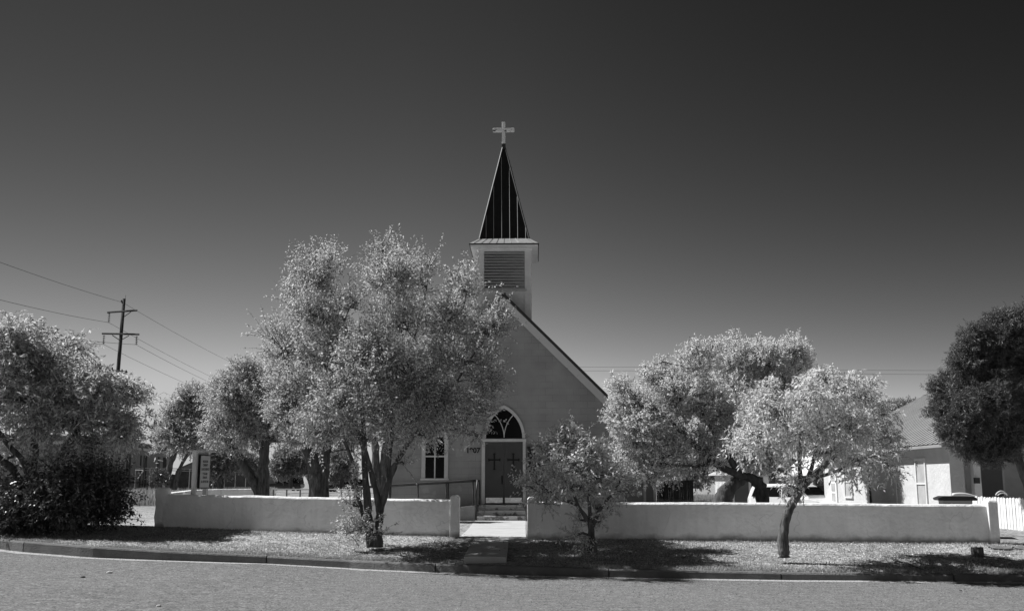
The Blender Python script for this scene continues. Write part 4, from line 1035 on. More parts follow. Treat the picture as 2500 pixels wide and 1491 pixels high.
# picket fence along the side yard, and a second one across the porch
def pickets(name, label, pts, h0, h1, w_, gap, mt, group=None, rounded=True, alt=0):
    t = thing(name, label, 'fence', (pts[0][0], pts[0][1], 0))
    a, b = Vector((pts[0][0], pts[0][1], 0)), Vector((pts[1][0], pts[1][1], 0)); d = (b-a).normalized(); L_ = (b-a).length
    ang = math.atan2(d.y, d.x); t.rotation_euler = (0, 0, ang)
    n = int(L_/(w_+gap)); base = None
    for i in range(n):
        x = i*(w_+gap)
        if base is None:
            m = MB(); pr = [(0, h0), (w_, h0), (w_, h1-.05)]+([(w_*.85, h1-.02), (w_*.5, h1), (w_*.15, h1-.02)] if rounded else [(w_, h1), (0, h1)])+[(0, h1-.05)]
            m.prism(pr, -.012, .012); o = m.build('picket', mt, t); base = o
        else:
            o = base.copy(); link(o, t)
        o.location = (x, 0, R.uniform(-.015, .015)); o.rotation_euler = (0, R.uniform(-.012, .012), 0)
    for z in (h0+.2, h1-.2):
        m = MB(); m.box(0, L_, .013, .05, z-.04, z+.04); m.build('rail', mt, t)
    return t
pickets('picket_fence', 'sunlit white picket fence at the right edge, beyond the end of the long wall', [(12.84, 29.2), (12.72, 22.6)], .47, 1.30, .14, .03, M_white)
pickets('picket_fence', 'shaded white picket fence with open gaps across the front of the porch', [(13.3, 30.0), (19.5, 30.0)], .5, 1.22, .07, .07, M_trim, rounded=False)
gt = thing('garden_gate_rail', 'curved white top rail between the wheeled bin and the porch post', 'fence', (0, 0, 0))
pts = []
for i in range(13):
    t = i/12; p = P(2326+t*62, 1209.5-6*math.sin(math.pi*min(1, t*1.0+.12)*.9)+t*6.5, 30.2); pts.append(p)
m = MB(); m.tube(pts, .05, 8); m.build('rail', M_white, gt, smooth=True)
for i in range(11):
    p = pts[1+i]; m = MB(); m.box(p.x-.035, p.x+.035, p.y-.012, p.y+.012, .5, p.z-.02); m.build('picket', M_white, gt)
hoop = thing('garden_chair', 'bent metal hoop-backed chair just showing over the porch fence', 'chair', (0, 0, 0))
m = MB(); m.tube([P(2431+i*3.1, 1208-10*math.sin(math.pi*i/9)**.7, 31.5) for i in range(10)], .02, 6); m.tube([P(2436+i*2.6, 1209-6*math.sin(math.pi*i/9)**.7, 31.55) for i in range(10)], .014, 6); m.build('backrest', M_trim, hoop, smooth=True)
m = MB(); a = P(2431, 1208, 31.5); b = P(2459, 1208, 31.5); m.box(a.x, b.x, 31.3, 31.75, .93, .97)
for x_ in (a.x+.02, b.x-.02):
    for y_ in (31.33, 31.72): m.tube([(x_, y_, .48), (x_, y_, 1.25 if y_ > 31.5 else .93)], .015, 6)
m.build('seat_frame', M_trim, hoop)

# wheeled bin behind the wall
bp_ = P(2332, 1225, 23.5)
bn = thing('wheeled_bin', 'grey wheeled bin with a dark lid standing behind the right end of the wall', 'bin', (bp_.x, bp_.y, .47), math.radians(-14))
zt_b = P(2332, 1214, 23.5).z-.47
M_bin = mat('grey_bin_plastic', .30, .5); M_lid = mat('dark_bin_lid', .025, .45)
m = MB(); hw0, hw1 = .24, .31
m.add([(-hw0, -.26, .06), (hw0, -.26, .06), (hw0, .26, .06), (-hw0, .26, .06), (-hw1, -.34, zt_b-.05), (hw1, -.34, zt_b-.05), (hw1, .34, zt_b-.05), (-hw1, .34, zt_b-.05)], [(3, 2, 1, 0), (4, 5, 6, 7), (0, 1, 5, 4), (1, 2, 6, 5), (2, 3, 7, 6), (3, 0, 4, 7)])
m.build('body', M_bin, bn, bevel=.02)
m = MB(); m.prism([(-.40, zt_b-.06), (.40, zt_b-.06), (.42, zt_b-.02), (.34, zt_b+.03), (-.30, zt_b+.035), (-.42, zt_b-.01)], -.37, .37); m.build('lid', M_lid, bn, bevel=.012)
m = MB(); m.tube([(-.2, .42, zt_b-.1), (.2, .42, zt_b-.1)], .018, 6); m.tube([(-.2, .34, zt_b-.1), (-.2, .42, zt_b-.1)], .015, 6); m.tube([(.2, .34, zt_b-.1), (.2, .42, zt_b-.1)], .015, 6); m.build('handle', M_lid, bn)
for s_ in (-1, 1):
    m = MB(); m.lathe([(.001, -.03), (.10, -.03), (.10, .03), (.001, .03)], n=14); m.xf(lambda v: Vector((v.z+s_*.27, v.x+.25, v.y+.10))); m.build('wheel', M_lid, bn)
m = MB(); m.lathe([(.001, 0), (.045, 0), (.045, .004), (.001, .004)], n=16); m.xf(lambda v: Vector((v.x-.13, v.z*-1-.338, v.y+zt_b-.16))); em = m.build('emblem', M_white, bn)
m = MB()
for k in range(3):
    a = math.radians(90+120*k); b = math.radians(90+120*(k+1)-25)
    m.tube([(-.13+.027*math.cos(a), -.346, zt_b-.16+.027*math.sin(a)), (-.13+.027*math.cos(b), -.346, zt_b-.16+.027*math.sin(b))], .005, 4)
m.build('emblem_arrow', M_bin, em)

# ------------------------------------------------------------------ garage, grey building, shed
gr = thing('garage', 'garage with a gabled siding front and dark open door behind the white car', 'garage')
gD = 52.0; g0 = P(1986, 1200, gD).x; g1 = g0+4.2; gzw = 1.9
M_sid = mat('pale_siding', .30, .8, .1, 1, .5, 3, stretch=(.1, .1, 3))
gc = (g0+g1)/2
m = MB(); m.box(g0, g0+.12, gD, gD+5, -.1, gzw); m.box(g1-.12, g1, gD, gD+5, -.1, gzw); m.box(g0, g1, gD+5, gD+5.1, -.1, gzw)
m.prism([(g0, gzw), (g1, gzw), (g1, gzw+.3), (gc, gzw+1.9), (g0, gzw+.3)], gD, gD+.12); m.build('wall', M_sid, gr)
for s_ in (-1, 1):
    e = gc+s_*2.35; m = MB()
    zt2_ = gzw+2.0; ze = gzw+.2
    m.add([(gc, gD-.3, zt2_), (e, gD-.3, ze), (e, gD+5.2, ze), (gc, gD+5.2, zt2_), (gc, gD-.3, zt2_-.1), (e, gD-.3, ze-.1), (e, gD+5.2, ze-.1), (gc, gD+5.2, zt2_-.1)], [(0, 1, 2, 3), (7, 6, 5, 4), (0, 4, 5, 1), (1, 5, 6, 2), (2, 6, 7, 3), (3, 7, 4, 0)])
    m.build('roof', M_white if s_ < 0 else M_hroof, gr)
m = MB(); m.box(g0+.13, g1-.13, gD-.04, gD-.001, 1.52, 1.88); m.build('header_board', mat('faded_sign_board', .06, .8, 0, 6, v2=.3, thresh=(.45, .6)), gr)
ps = thing('gate_post', 'pale leaning post in front of the open garage', 'post', (P(1992, 1200, 49).x, 49, 0))
m = MB(); m.tube([(.06, 0, -.1), (0, 0, .75), (-.05, 0, 1.33)], .07, 8); m.box(-.17, .07, -.08, .08, 1.33, 1.38); m.build('shaft', mat('pale_post', .2, .8, .2), ps)

gbld = thing('grey_outbuilding', 'plain grey outbuilding behind the white car', 'building')
a, b = P(1878, 1200, 62).x, P(1992, 1200, 62).x
m = MB(); m.box(a, b, 62, 67, -.2, 2.35); m.build('wall', mat('grey_wall', .12, .9, .15, 2), gbld)
m = MB(); m.prism([(a-.2, 2.35), (b+.2, 2.35), (b+.2, 2.45), ((a+b)/2, 3.1), (a-.2, 2.45)], 61.8, 67.2); m.build('roof', M_dark, gbld)
m = MB(); a2, b2 = P(1893, 1200, 62).x, P(1920, 1200, 62).x; m.box(a2, b2, 61.96, 61.999, .2, 2.2); m.build('door', mat('grey_panel', .22, .8, .1), gbld)

sh = thing('garden_shed', 'small white board-and-batten shed with a sunlit side, behind the arching trunks', 'shed')
s0 = P(1788, 1200, 52).x; s1 = P(1866, 1200, 52).x; sH = 2.02
M_shw = mat('shed_white', .72, .8, .05, 3); M_shg = mat('shed_front_shade', .13, .8, .1, 3)  # front tone far below the side wall: shade put into its colour
m = MB(); m.box(s0, s1, 52, 56.4, -.1, sH); m.build('wall', M_shw, sh)
m = MB()
for k in range(12): y = 52.05+k*.37; m.box(s0-.03, s0-.001, y, y+.06, -.1, sH)
m.build('batten', M_shw, sh)
m = MB(); m.box(s0-.02, s0+.09, 51.95, 51.999, -.1, sH); m.box(P(1828, 1200, 52).x, P(1834, 1200, 52).x, 51.95, 51.999, -.1, sH); m.build('trim', M_shw, sh)
m = MB(); m.box(s0+.091, P(1828, 1200, 52).x-.001, 51.97, 51.999, -.1, sH-.1); m.build('door', M_shg, sh)  # panel over the shed front, coloured as if in shade
m = MB(); m.box(P(1834, 1200, 52).x+.001, s1-.05, 51.97, 51.999, -.1, sH-.1); m.build('doorway', mat('shed_opening_shade', .03, .9), sh)  # flat panel on the wall, the opening's inner shade painted dark
m = MB(); sc_ = (s0+s1)/2
m.prism([(s0-.28, sH-.0), (s0-.28, sH+.07), (sc_, sH+.55), (s1+.28, sH+.07), (s1+.28, sH-.0), (sc_, sH+.47)], 51.6, 56.7); m.build('roof', mat('shed_roof', .45, .6, .1), sh)
m = MB(); m.prism([(s0, sH), (s1, sH), (sc_, sH+.44)], 52.0, 52.05); m.build('gable', M_shg, sh)

# dark board fence
bf = thing('board_fence', 'dark weathered upright-board fence between the church annex and the shed', 'fence', (0, 0, 0))
fa_, fb_ = P(1603, 1200, 48), P(1693, 1200, 48); n = 18; step = (fb_.x-fa_.x)/n
for i in range(n):
    m = MB(); x = fa_.x+i*step; zt3 = P(1650, 1172, 48).z + R.uniform(-.04, .03)
    if i < 3: zt3 -= .12*(3-i)
    m.box(x+.002, x+step-.002, 48+R.uniform(0, .015), 48.03, -.1, zt3); o = m.build('board', M_wood, bf)
m = MB(); m.box(fa_.x, fb_.x, 48.035, 48.08, .3, .4); m.box(fa_.x, fb_.x, 48.035, 48.08, 1.35, 1.45); m.build('rail', M_wood, bf)

# ------------------------------------------------------------------ cars
M_car_w = mat('white_car_paint', .70, .3, spec=.5); M_car_b = mat('black_car_paint', .012, .2, spec=.6)
M_tyre = mat('tyre_rubber', .02, .9); M_rim = mat('wheel_rim', .35, .35, metal=.7); M_lamp = mat('lamp_lens', .55, .15, spec=.6)
def car(name, label, cat, loc, rz, L_, W_, H_, paint, boxy=True):
    t = thing(name, label, cat, loc, rz)
    hw = W_/2
    # side profile (x forward, z up) as stations: x, z_low, z_belt, z_roof (roof = belt where there is no cabin)
    if boxy:
        st_ = [(-.5, .55, .95, 1.0, .78), (-.48, .4, 1.0, 1.45, .8), (-.44, .3, 1.02, H_-.05, .84), (-.3, .24, 1.02, H_, .86), (0, .22, 1.0, H_+.01, .87), (.1, .22, 1.0, H_-.02, .86), (.16, .22, .99, H_-.12, .86),
               (.26, .22, .98, 1.12, .88), (.30, .22, .97, .975, .97), (.40, .24, .90, .905, .96), (.46, .3, .80, .805, .9), (.5, .42, .62, .625, .8)]
    else:
        st_ = [(-.5, .5, .85, .86, .8), (-.47, .36, .95, 1.0, .84), (-.44, .3, .98, H_-.12, .84), (-.38, .26, .98, H_-.02, .85), (-.1, .24, .98, H_, .86), (.04, .24, .97, H_-.04, .86), (.08, .24, .97, H_-.12, .86),
               (.17, .24, .96, 1.05, .88), (.2, .24, .95, .955, .98), (.4, .26, .90, .905, .97), (.47, .32, .82, .825, .93), (.5, .42, .66, .665, .85)]
    m = MB(); n = 12; rings = []
    for (fx, zl, zbt, zr, tw_) in st_:
        x = fx*L_; full = 1.0 if abs(fx) < .44 else (.93 if abs(fx) < .48 else .84)
        h = hw*full; rt = h*tw_ if zr > zbt+.05 else h*.96
        ring = [(x, -h*.92, zl), (x, -h, zl+.15), (x, -h, (zl+zbt)/2+.05), (x, -h*.98, zbt), (x, -rt, max(zr-.07, zbt+.002)), (x, -rt*.8, zr), (x, rt*.8, zr), (x, rt, max(zr-.07, zbt+.002)), (x, h*.98, zbt), (x, h, (zl+zbt)/2+.05), (x, h, zl+.15), (x, h*.92, zl)]
        rings.append(ring); m.v += ring
    for i in range(len(st_)-1):
        for j in range(n): m.f.append((i*n+j, i*n+(j+1) % n, (i+1)*n+(j+1) % n, (i+1)*n+j))
    m.f.append(tuple(range(n-1, -1, -1))); m.f.append(tuple((len(st_)-1)*n+j for j in range(n)))
    body = m.build('body', paint, t, smooth=False, bevel=.03)
    # side windows, proud of the body by 3 mm, following the tumblehome
    zb0 = st_[4][2]+.05; zt0 = H_-.14
    segs = [(-.42, -.24), (-.225, -.04), (-.025, .12)] if boxy else [(-.41, -.26), (-.245, -.08), (-.065, .06)]
    def yat(z, tw_=.86):
        u = (z-(zb0-.05))/(H_-.07-(zb0-.05)); return hw*(.98+(tw_-.98)*u)+.012
    for s_ in (-1, 1):
        for (f0, f1) in segs:
            x0, x1 = f0*L_, f1*L_; top1 = x1-(.10*L_*.6 if (f0, f1) == segs[-1] else 0); top0 = x0+(.04*L_ if (f0, f1) == segs[0] else 0)
            q = [(x0, s_*yat(zb0), zb0), (x1, s_*yat(zb0), zb0), (top1, s_*yat(zt0), zt0), (top0, s_*yat(zt0), zt0)]
            q2 = [(a, b-s_*.02, c) for a, b, c in q]
            m = MB(); m.add(q+q2, [(0, 1, 2, 3), (7, 6, 5, 4), (0, 4, 5, 1), (1, 5, 6, 2), (2, 6, 7, 3), (3, 7, 4, 0)] if s_ < 0 else [(3, 2, 1, 0), (4, 5, 6, 7), (1, 5, 4, 0), (2, 6, 5, 1), (3, 7, 6, 2), (0, 4, 7, 3)])
            m.build('side_window', M_glass, t)
    # windscreen and rear window
    wi = 6 if boxy else 6
    xa, za = st_[wi][0]*L_, st_[wi][3]; xb2, zb2 = st_[wi+1][0]*L_+.05*L_*.6, st_[wi+1][3]-.04
    def quad(x0, z0, w0, x1, z1, w1, off):
        m = MB(); q = [(x0, -w0, z0), (x0, w0, z0), (x1, w1, z1), (x1, -w1, z1)]; q = [(a+off, b, c+abs(off)*.7) for a, b, c in q]; q2 = [(a-off*1.5, b, c-.02) for a, b, c in q]
        m.add(q+q2, [(0, 1, 2, 3), (7, 6, 5, 4), (0, 4, 5, 1), (1, 5, 6, 2), (2, 6, 7, 3), (3, 7, 4, 0)]); return m
    quad(xa+.01, za-.02, hw*.72, st_[wi+1][0]*L_, st_[wi+1][3]+.02, hw*.80, .02).build('windscreen', M_glass, t)
    quad(-.482*L_, 1.08 if boxy else 1.04, hw*.72, -.448*L_, H_-.16, hw*.7, -.03).build('rear_window', M_glass, t)
    for (wx, s_) in ((.32, -1), (.32, 1), (-.31, -1), (-.31, 1)):
        m = MB(); m.lathe([(.05, -.11), (.31, -.11), (.345, -.07), (.345, .07), (.31, .11), (.05, .11)], n=22)
        m.xf(lambda v: Vector((v.x+wx*L_, v.z+s_*(hw-.10), v.y+.345))); wo_ = m.build('wheel', M_tyre, t, smooth=True)
        m = MB(); m.lathe([(.001, -.02), (.2, -.02), (.215, .0), (.2, .02), (.001, .02)], n=18); m.xf(lambda v: Vector((v.x+wx*L_, v.z+s_*(hw+.012), v.y+.345))); m.build('rim', M_rim, wo_)
    for s_ in (-1, 1):
        m = MB(); m.add([(.455*L_, s_*hw*.50, .70), (.455*L_, s_*hw*.84, .72), (.455*L_, s_*hw*.86, .84), (.455*L_, s_*hw*.52, .80), (.502*L_, s_*hw*.48, .66), (.487*L_, s_*hw*.86, .69), (.475*L_, s_*hw*.88, .80), (.49*L_, s_*hw*.5, .75)],
                        [(3, 2, 1, 0), (4, 5, 6, 7), (0, 1, 5, 4), (1, 2, 6, 5), (2, 3, 7, 6), (3, 0, 4, 7)]); m.build('headlight', M_lamp, t)
        m = MB(); m.box(.14*L_, .18*L_, s_*(hw+.16) if s_ < 0 else hw-.01, s_*(hw-.01) if s_ < 0 else hw+.16, 1.0, 1.14); m.build('wing_mirror', paint, t, bevel=.02)
    m = MB(); m.box(.475*L_, .503*L_, -hw*.42, hw*.42, .52, .66); m.build('grille', M_dark, t)
    m = MB(); m.box(.46*L_, .515*L_, -hw*.86, hw*.86, .34, .46); m.build('bumper', M_dark if paint is M_car_b else paint, t, bevel=.03)
    return t
vx = P(1930, 1200, 47.0).x
car('parked_car', 'white people carrier dappled with leaf shade behind the right-hand wall', 'car', (vx+.25, 47.0, -.02), math.radians(-52), 4.3, 1.85, 1.62, M_car_w)
sx_ = P(695, 1190, 140).x
car('parked_car', 'black pickup-like car parked far off between the two elm trunks', 'car', (sx_, 140, .5), math.radians(172), 5.0, 2.0, 1.9, M_car_b, boxy=False)
sx_ = P(842, 1190, 125).x
car('parked_car', 'dark car half hidden behind leaves right of the thick furrowed trunk', 'car', (sx_, 125, .5), math.radians(205), 4.6, 1.9, 1.55, M_car_b, boxy=False)

# ------------------------------------------------------------------ utility pole and wires
PD = 75.0
ptop = P(303, 729, PD); pbot = P(280, 1000, PD); dirp = (ptop-pbot)/(ptop.z-pbot.z)
foot = pbot-dirp*(pbot.z-.3)
up_ = thing('utility_pole', 'tall leaning wooden power pole with two crossarms above the left tree', 'utility pole', foot)
loc_ = lambda v: Vector(v)-foot
m = MB(); m.tube([Vector((0, 0, -.5)), loc_(pbot), loc_(ptop)], [.17, .15, .115], 10); m.build('pole', M_pole, up_, smooth=True)
def bar(a, b, r_, name, mt=M_pole, parent=up_, n=4):
    m = MB(); m.tube([loc_(a), loc_(b)], r_, n); return m.build(name, mt, parent)
bar(P(262, 762.5, PD-.17), P(335, 757.5, PD-.17), .07, 'crossarm'); bar(P(249, 814, PD-.17), P(340, 816, PD-.17), .07, 'crossarm')
bar(P(262, 902, PD-.17), P(311, 908, PD-.3), .06, 'crossarm')
for (a, b) in (((320, 761), (303, 773)), ((274, 818), (292, 830)), ((315, 819), (299, 828))): bar(P(a[0], a[1], PD-.17), P(b[0], b[1], PD-.13), .03, 'brace')
M_ins = mat('dark_insulator', .03, .3, spec=.6)
insul = []
for (px, y0, y1) in ((267, 764, 787), (254, 818, 840), (334, 820, 841)):
    a = P(px, y0, PD-.17); b = P(px-2, y1, PD-.17); m = MB(); k = 5
    H_ = a.z-b.z; prof = []
    for i in range(k):
        z = -H_*(i+.5)/k; prof += [(.02, z+H_*.35/k), (.11, z-H_*.05/k), (.12, z-H_*.1/k), (.02, z-H_*.15/k)]
    prof = [(.02, 0)]+prof+[(.02, -H_)]
    m.lathe(prof, loc_(a), 10); m.build('insulator', M_ins, up_); insul.append(b)
for px, py in ((265, 899), (274, 898), (298, 903), (308, 905)):
    a = P(px, py+5, PD-.2); b = P(px, py-2, PD-.2); m = MB(); m.tube([loc_(a), loc_(b)], [.07, .04], 8); m.build('insulator', M_ins, up_)
bar(P(306, 729, PD), P(307, 720, PD), .012, 'lightning_rod', M_dark); bar(P(296, 733, PD-.1), P(299, 740, PD-.1), .06, 'wire_bracket', M_dark)
M_wire = mat('dark_wire', .05, .6)
def wire(pts, label, r_=.013, group=None):
    m = MB(); P_ = []
    for (a, b, sag) in pts:
        for i in range(12):
            t = i/12; p = a.lerp(b, t); p.z -= sag*4*t*(1-t); P_.append(p)
    P_.append(pts[-1][1]); o0 = P_[0].copy(); m.tube([p-o0 for p in P_], r_, 5)
    o = m.build('power_line', M_wire); o.location = o0; tag(o, label, 'cable', group); return o
tp = P(299, 738, PD-.1)
wire([(P(-160, 580, 48), tp, .15), (tp, P(700, 940, 170), .6)], 'topmost thin wire, passing the top of the power pole')
wire([(P(-160, 690, 48), insul[0], .15), (insul[0], P(680, 985, 170), .6)], 'wire held by the insulator under the upper crossarm')
wire([(P(-160, 795, 48), insul[1], .15), (insul[1], P(640, 1000, 170), .6)], 'wire held by the left insulator of the lower crossarm')
wire([(P(-160, 782, 50), insul[2], .15), (insul[2], P(660, 985, 170), .6)], 'wire held by the right insulator of the lower crossarm')
wire([(P(1000, 888, 90), P(1600, 895.5, 90), .1), (P(1600, 895.5, 90), P(2700, 903, 90), .15)], 'upper of two faint level wires crossing the sky right of the church', .011)
wire([(P(1000, 898, 90), P(1600, 904.5, 90), .1), (P(1600, 904.5, 90), P(2700, 913, 90), .15)], 'lower of two faint level wires crossing the sky right of the church', .011)

# ------------------------------------------------------------------ far left: warehouse, fences, houses
w0, w1 = P(200, 1160, 82), P(413.5, 1160, 110)
wa_ = math.atan2(w1.y-w0.y, w1.x-w0.x); WL = math.hypot(w1.x-w0.x, w1.y-w0.y)
wh = thing('warehouse', 'low grey flat-roofed warehouse with a pale fascia behind the left trees', 'building', (w0.x, w0.y, 0), wa_)
wt = P(413.5, 1091, 110).z; wf0 = P(413.5, 1107, 110).z; wf1 = P(413.5, 1101.5, 110).z
m = MB(); m.box(0, WL, 0, 14, .2, wf0); m.build('wall', mat('grey_render', .26, .9, .08, 1), wh)
m = MB(); m.box(-.05, WL+.05, -.15, 14, wf0, wf1); m.build('fascia', mat('pale_fascia', .5, .7), wh)
m = MB(); m.box(0, WL, -.05, 14, wf1, wt-.1); 
for i in range(int(WL/.35)): m.box(i*.35, i*.35+.1, -.11, -.051, wf1+.01, wt-.1)
m.build('parapet', mat('ribbed_parapet', .16, .7), wh)
m = MB(); m.box(-.1, WL+.1, -.2, 14.1, wt-.1, wt); m.build('coping', mat('pale_fascia', .5), wh)
for frac_, wd in ((.97, .25), (.952, .18), (.935, .18), (.86, .7), (.70, .2), (.67, .2), (.63, .3), (.5, .3), (.47, .3)):
    m = MB(); x = WL*frac_-1.2; m.box(x, x+wd, -.08, -.002, .2, P(400, 1117, 109).z); m.build('pipe' if wd < .5 else 'column', mat('dark_pipe_paint', .07, .7), wh)
m = MB(); x = WL*.80; m.box(x, x+.55, -.1, -.002, 2.0, 2.5); m.build('meter_box', M_dark, wh)

def wirefence(name, label, pa, pb, n, h, rail_z=(1.0,), mt=None, z0=.45, lean=0, strands=()):
    t = thing(name, label, 'fence', (pa.x, pa.y, z0)); d = pb-pa; mt = mt or mat('galvanised_pipe', .34, .5)
    for i in range(n+1):
        p = d*(i/n); m = MB(); m.tube([(p.x, p.y, -.2), (p.x+lean, p.y, h)], .035, 6); m.build('post', mt, t)
    for rz in rail_z:
        m = MB(); m.tube([(0, 0, h*rz), (d.x, d.y, h*rz)], .03, 6); m.build('rail', mt, t)
    if strands:
        m = MB()
        for s_ in strands: m.tube([(0, 0, h*s_), (d.x, d.y, h*s_)], .01, 4)
        m.build('strand', mt, t)
    return t
wirefence('chain_link_fence', 'low pipe-and-wire fence at the back of the churchyard, below the far cars', P(668, 1190, 46), P(870, 1190, 44), 6, .92, (1.0,), mat('dull_pipe', .16, .6), strands=(.75, .5, .25))
wirefence('chain_link_fence', 'tall pipe fence in front of the warehouse', P(330, 1170, 80), P(600, 1170, 96), 9, 2.3, (1.0, .93), mat('dull_pale_pipe', .30, .6))
gp = thing('fence_brace', 'dark leaning corner post with a pale diagonal brace in the dry grass', 'post', (P(350, 1170, 66).x, 66, .5))
o_ = Vector((P(350, 1170, 66).x, 66, .5))
m = MB(); m.tube([P(349, 1172, 66)-o_, P(354.5, 1116, 66)-o_], .05, 8); m.build('post', M_dark, gp)
m = MB(); m.tube([P(336, 1168, 65.8)-o_, P(350, 1148, 65.9)-o_], .035, 6); m.build('brace', mat('pale_pipe', .6, .5), gp)
m = MB(); m.tube([P(330, 1146.5, 66)-o_, P(350, 1147, 66)-o_], .03, 6); m.build('rail', mat('pale_pipe', .6), gp)

bf2 = thing('board_fence', 'dark board fence far behind the white sign, right of the warehouse', 'fence')
a, b = P(402, 1170, 100), P(640, 1170, 104)
m = MB(); n = 60
for i in range(n):
    t = i/n; p = a.lerp(b, t); q = a.lerp(b, (i+.92)/n); zz = 2.35+R.uniform(-.08, .08) + (.5 if 8 < i < 18 else 0)
    m.add([(p.x, p.y, .3), (q.x, q.y, .3), (q.x, q.y, zz), (p.x, p.y, zz), (p.x, p.y+.05, .3), (q.x, q.y+.05, .3), (q.x, q.y+.05, zz), (p.x, p.y+.05, zz)], [(0, 1, 2, 3), (7, 6, 5, 4), (0, 4, 5, 1), (1, 5, 6, 2), (2, 6, 7, 3), (3, 7, 4, 0)])
m.build('board', mat('grey_boards', .09, .9, .3, 2), bf2)

def house(name, label, px0, px1, ye, yr_, D, wv, rv, wins, pxr=None, depth_=8):
    t = thing(name, label, 'house', (P(px0, 1180, D).x, D, 0)); x0 = P(px0, 1180, D).x; Wd = P(px1, 1180, D).x-x0
    ze = P(px0, ye, D).z; zr = P(px0, yr_, D).z; xr_ = (P(pxr, 1180, D).x-x0) if pxr else Wd/2
    m = MB(); m.prism([(0, .2), (Wd, .2), (Wd, ze), (xr_, zr-.1), (0, ze)], 0, depth_); m.build('wall', mat('hw%s' % wv, wv, .9, .08, 1), t)
    for s_ in (0, 1):
        e = -.4 if s_ == 0 else Wd+.4; k = (zr-ze)/abs(xr_-(0 if s_ == 0 else Wd)); zz = ze-.4*k
        m = MB(); m.prism([(xr_, zr), (e, zz), (e, zz-.15), (xr_, zr-.15)][::(1 if s_ else -1)], -.4, depth_+.4); m.build('roof', mat('hr%s' % rv, rv, .7), t)
    for (wx, wz, ww, hh) in wins:
        cx2 = P(wx, wz, D).x-x0; cz2 = P(wx, wz, D).z; a_ = ww*D/2500/2; b2_ = hh*D/2500/2
        m = MB(); m.box(cx2-a_-.1, cx2+a_+.1, -.05, -.002, cz2-b2_-.1, cz2+b2_+.1); f_ = m.build('window', M_trim if wv > .3 else mat('hwt', .12), t)
        m = MB(); m.box(cx2-a_, cx2+a_, -.07, -.051, cz2-b2_, cz2+b2_); m.build('pane', M_glass, f_)
house('far_house', 'grey gabled house seen far off between the forked elm trunks', 605, 700, 1140, 1124, 155, .16, .30, [(628, 1156, 8, 7), (668, 1158, 6, 6)])
house('far_house', 'pale grey house with small windows far behind the thick furrowed trunk', 775, 830, 1150, 1138, 150, .24, .12, [(797, 1160, 4, 9), (806, 1161, 4, 10)])
house('far_house', 'low dark roofed house far left behind the board fence, beside the sign', 440, 530, 1140, 1120, 170, .14, .10, [(480, 1152, 8, 6)])

# ------------------------------------------------------------------ small things on the verge
sp = GH(2388, 1358)
stp = thing('tree_stump', 'short dark tree stump on the verge near the right end of the wall', 'tree stump', (sp.x, sp.y, sp.z))
hS = P(2388, 1335, sp.y).z-sp.z; m = MB(); n = 22; lay = 7
for i in range(lay):
    for j in range(n):
        t = 2*math.pi*j/n; r_ = (.115-.012*i/lay+(.02 if i == 0 else 0))*(1+.16*mnoise.noise(Vector((math.cos(t)*2, math.sin(t)*2, i*.25))))*(1+.05*math.sin(t*7))
        m.v.append((r_*math.cos(t), r_*math.sin(t), -.04+(hS+.04)*i/(lay-1)+(.02*mnoise.noise(Vector((math.cos(t)*3, math.sin(t)*3, 5))) if i == lay-1 else 0)))
for i in range(lay-1):
    for j in range(n): m.f.append((i*n+j, i*n+(j+1) % n, (i+1)*n+(j+1) % n, (i+1)*n+j))
m.v.append((0, 0, hS-.02)); k = len(m.v)-1
for j in range(n): m.f.append(((lay-1)*n+j, (lay-1)*n+(j+1) % n, k))
m.build('stump', M_bark, stp)
for px, py, lb in ((2433, 1348, 'flat dark round meter lid in the dirt, just right of the stump'), (2492, 1347, 'flat round meter lid in the dirt, cut by the right edge')):
    Y_ = 20.9; x_ = X_at(px, Y_); z_ = ground_z(x_, Y_)
    t = thing('meter_lid', lb, 'manhole cover', (x_, Y_, z_+.012), group='round meter lids beside the stump'); t.rotation_euler = (math.radians(5), math.radians(2), 0)
    m = MB(); m.lathe([(.001, -.02), (.20, -.02), (.20, .01), (.17, .018), (.001, .018)], n=24); m.build('lid', mat('rusty_lid', .16, .7, .3, 12), t)
    m = MB(); m.lathe([(.201, -.03), (.235, -.03), (.235, .002), (.201, .002)], n=24); m.build('rim', M_dark, t)
def stone(px, Y, r_, seed, label, mt):
    x_ = X_at(px, Y); m = MB(); n = 10
    prof = []
    for i in range(6):
        a = -math.pi/2+math.pi*i/5
        for j in range(n):
            t = 2*math.pi*j/n; k = 1+.35*mnoise.noise(Vector((math.cos(t)*1.5+seed, math.sin(t)*1.5, math.sin(a))))
            m.v.append((r_*math.cos(a)*math.cos(t)*k*1.3+.0001*math.cos(t), r_*math.cos(a)*math.sin(t)*k+.0001*math.sin(t), r_*.6*math.sin(a)*k))
    for i in range(5):
        for j in range(n): m.f.append((i*n+j, i*n+(j+1) % n, (i+1)*n+(j+1) % n, (i+1)*n+j))
    o = m.build('stone', mt); o.location = (x_, Y, ground_z(x_, Y)+r_*.35); tag(o, label, 'stone'); return o
M_stone = mat('pale_stone', .55, .9, .2, 20, .5)
M_stone_d = mat('dark_stone', .10, .9, .3, 20, .5)
stone(560, 23.4, .075, 1, 'fist-sized pale stone on the dirt verge below the left wall', M_stone)
stone(280, 18.5, .04, 2, 'pale flat stone on the road near the left edge', M_stone)
stone(403, 14.2, .03, 3, 'small white stone on the road nearest the camera', M_stone)
stone(217, 17.6, .03, 4, 'small black stone on the road at left', M_stone_d)
stone(2328, 16.7, .02, 6, 'tiny black stone on the road at right', M_stone_d)
stone(2465, 20.3, .03, 8, 'pale pebble on the dirt right of the stump', M_stone)
sk_ = thing('fallen_stick', 'bent dry stick lying on the verge below the ash shadow', 'stick', (0, 0, 0))
pp = []
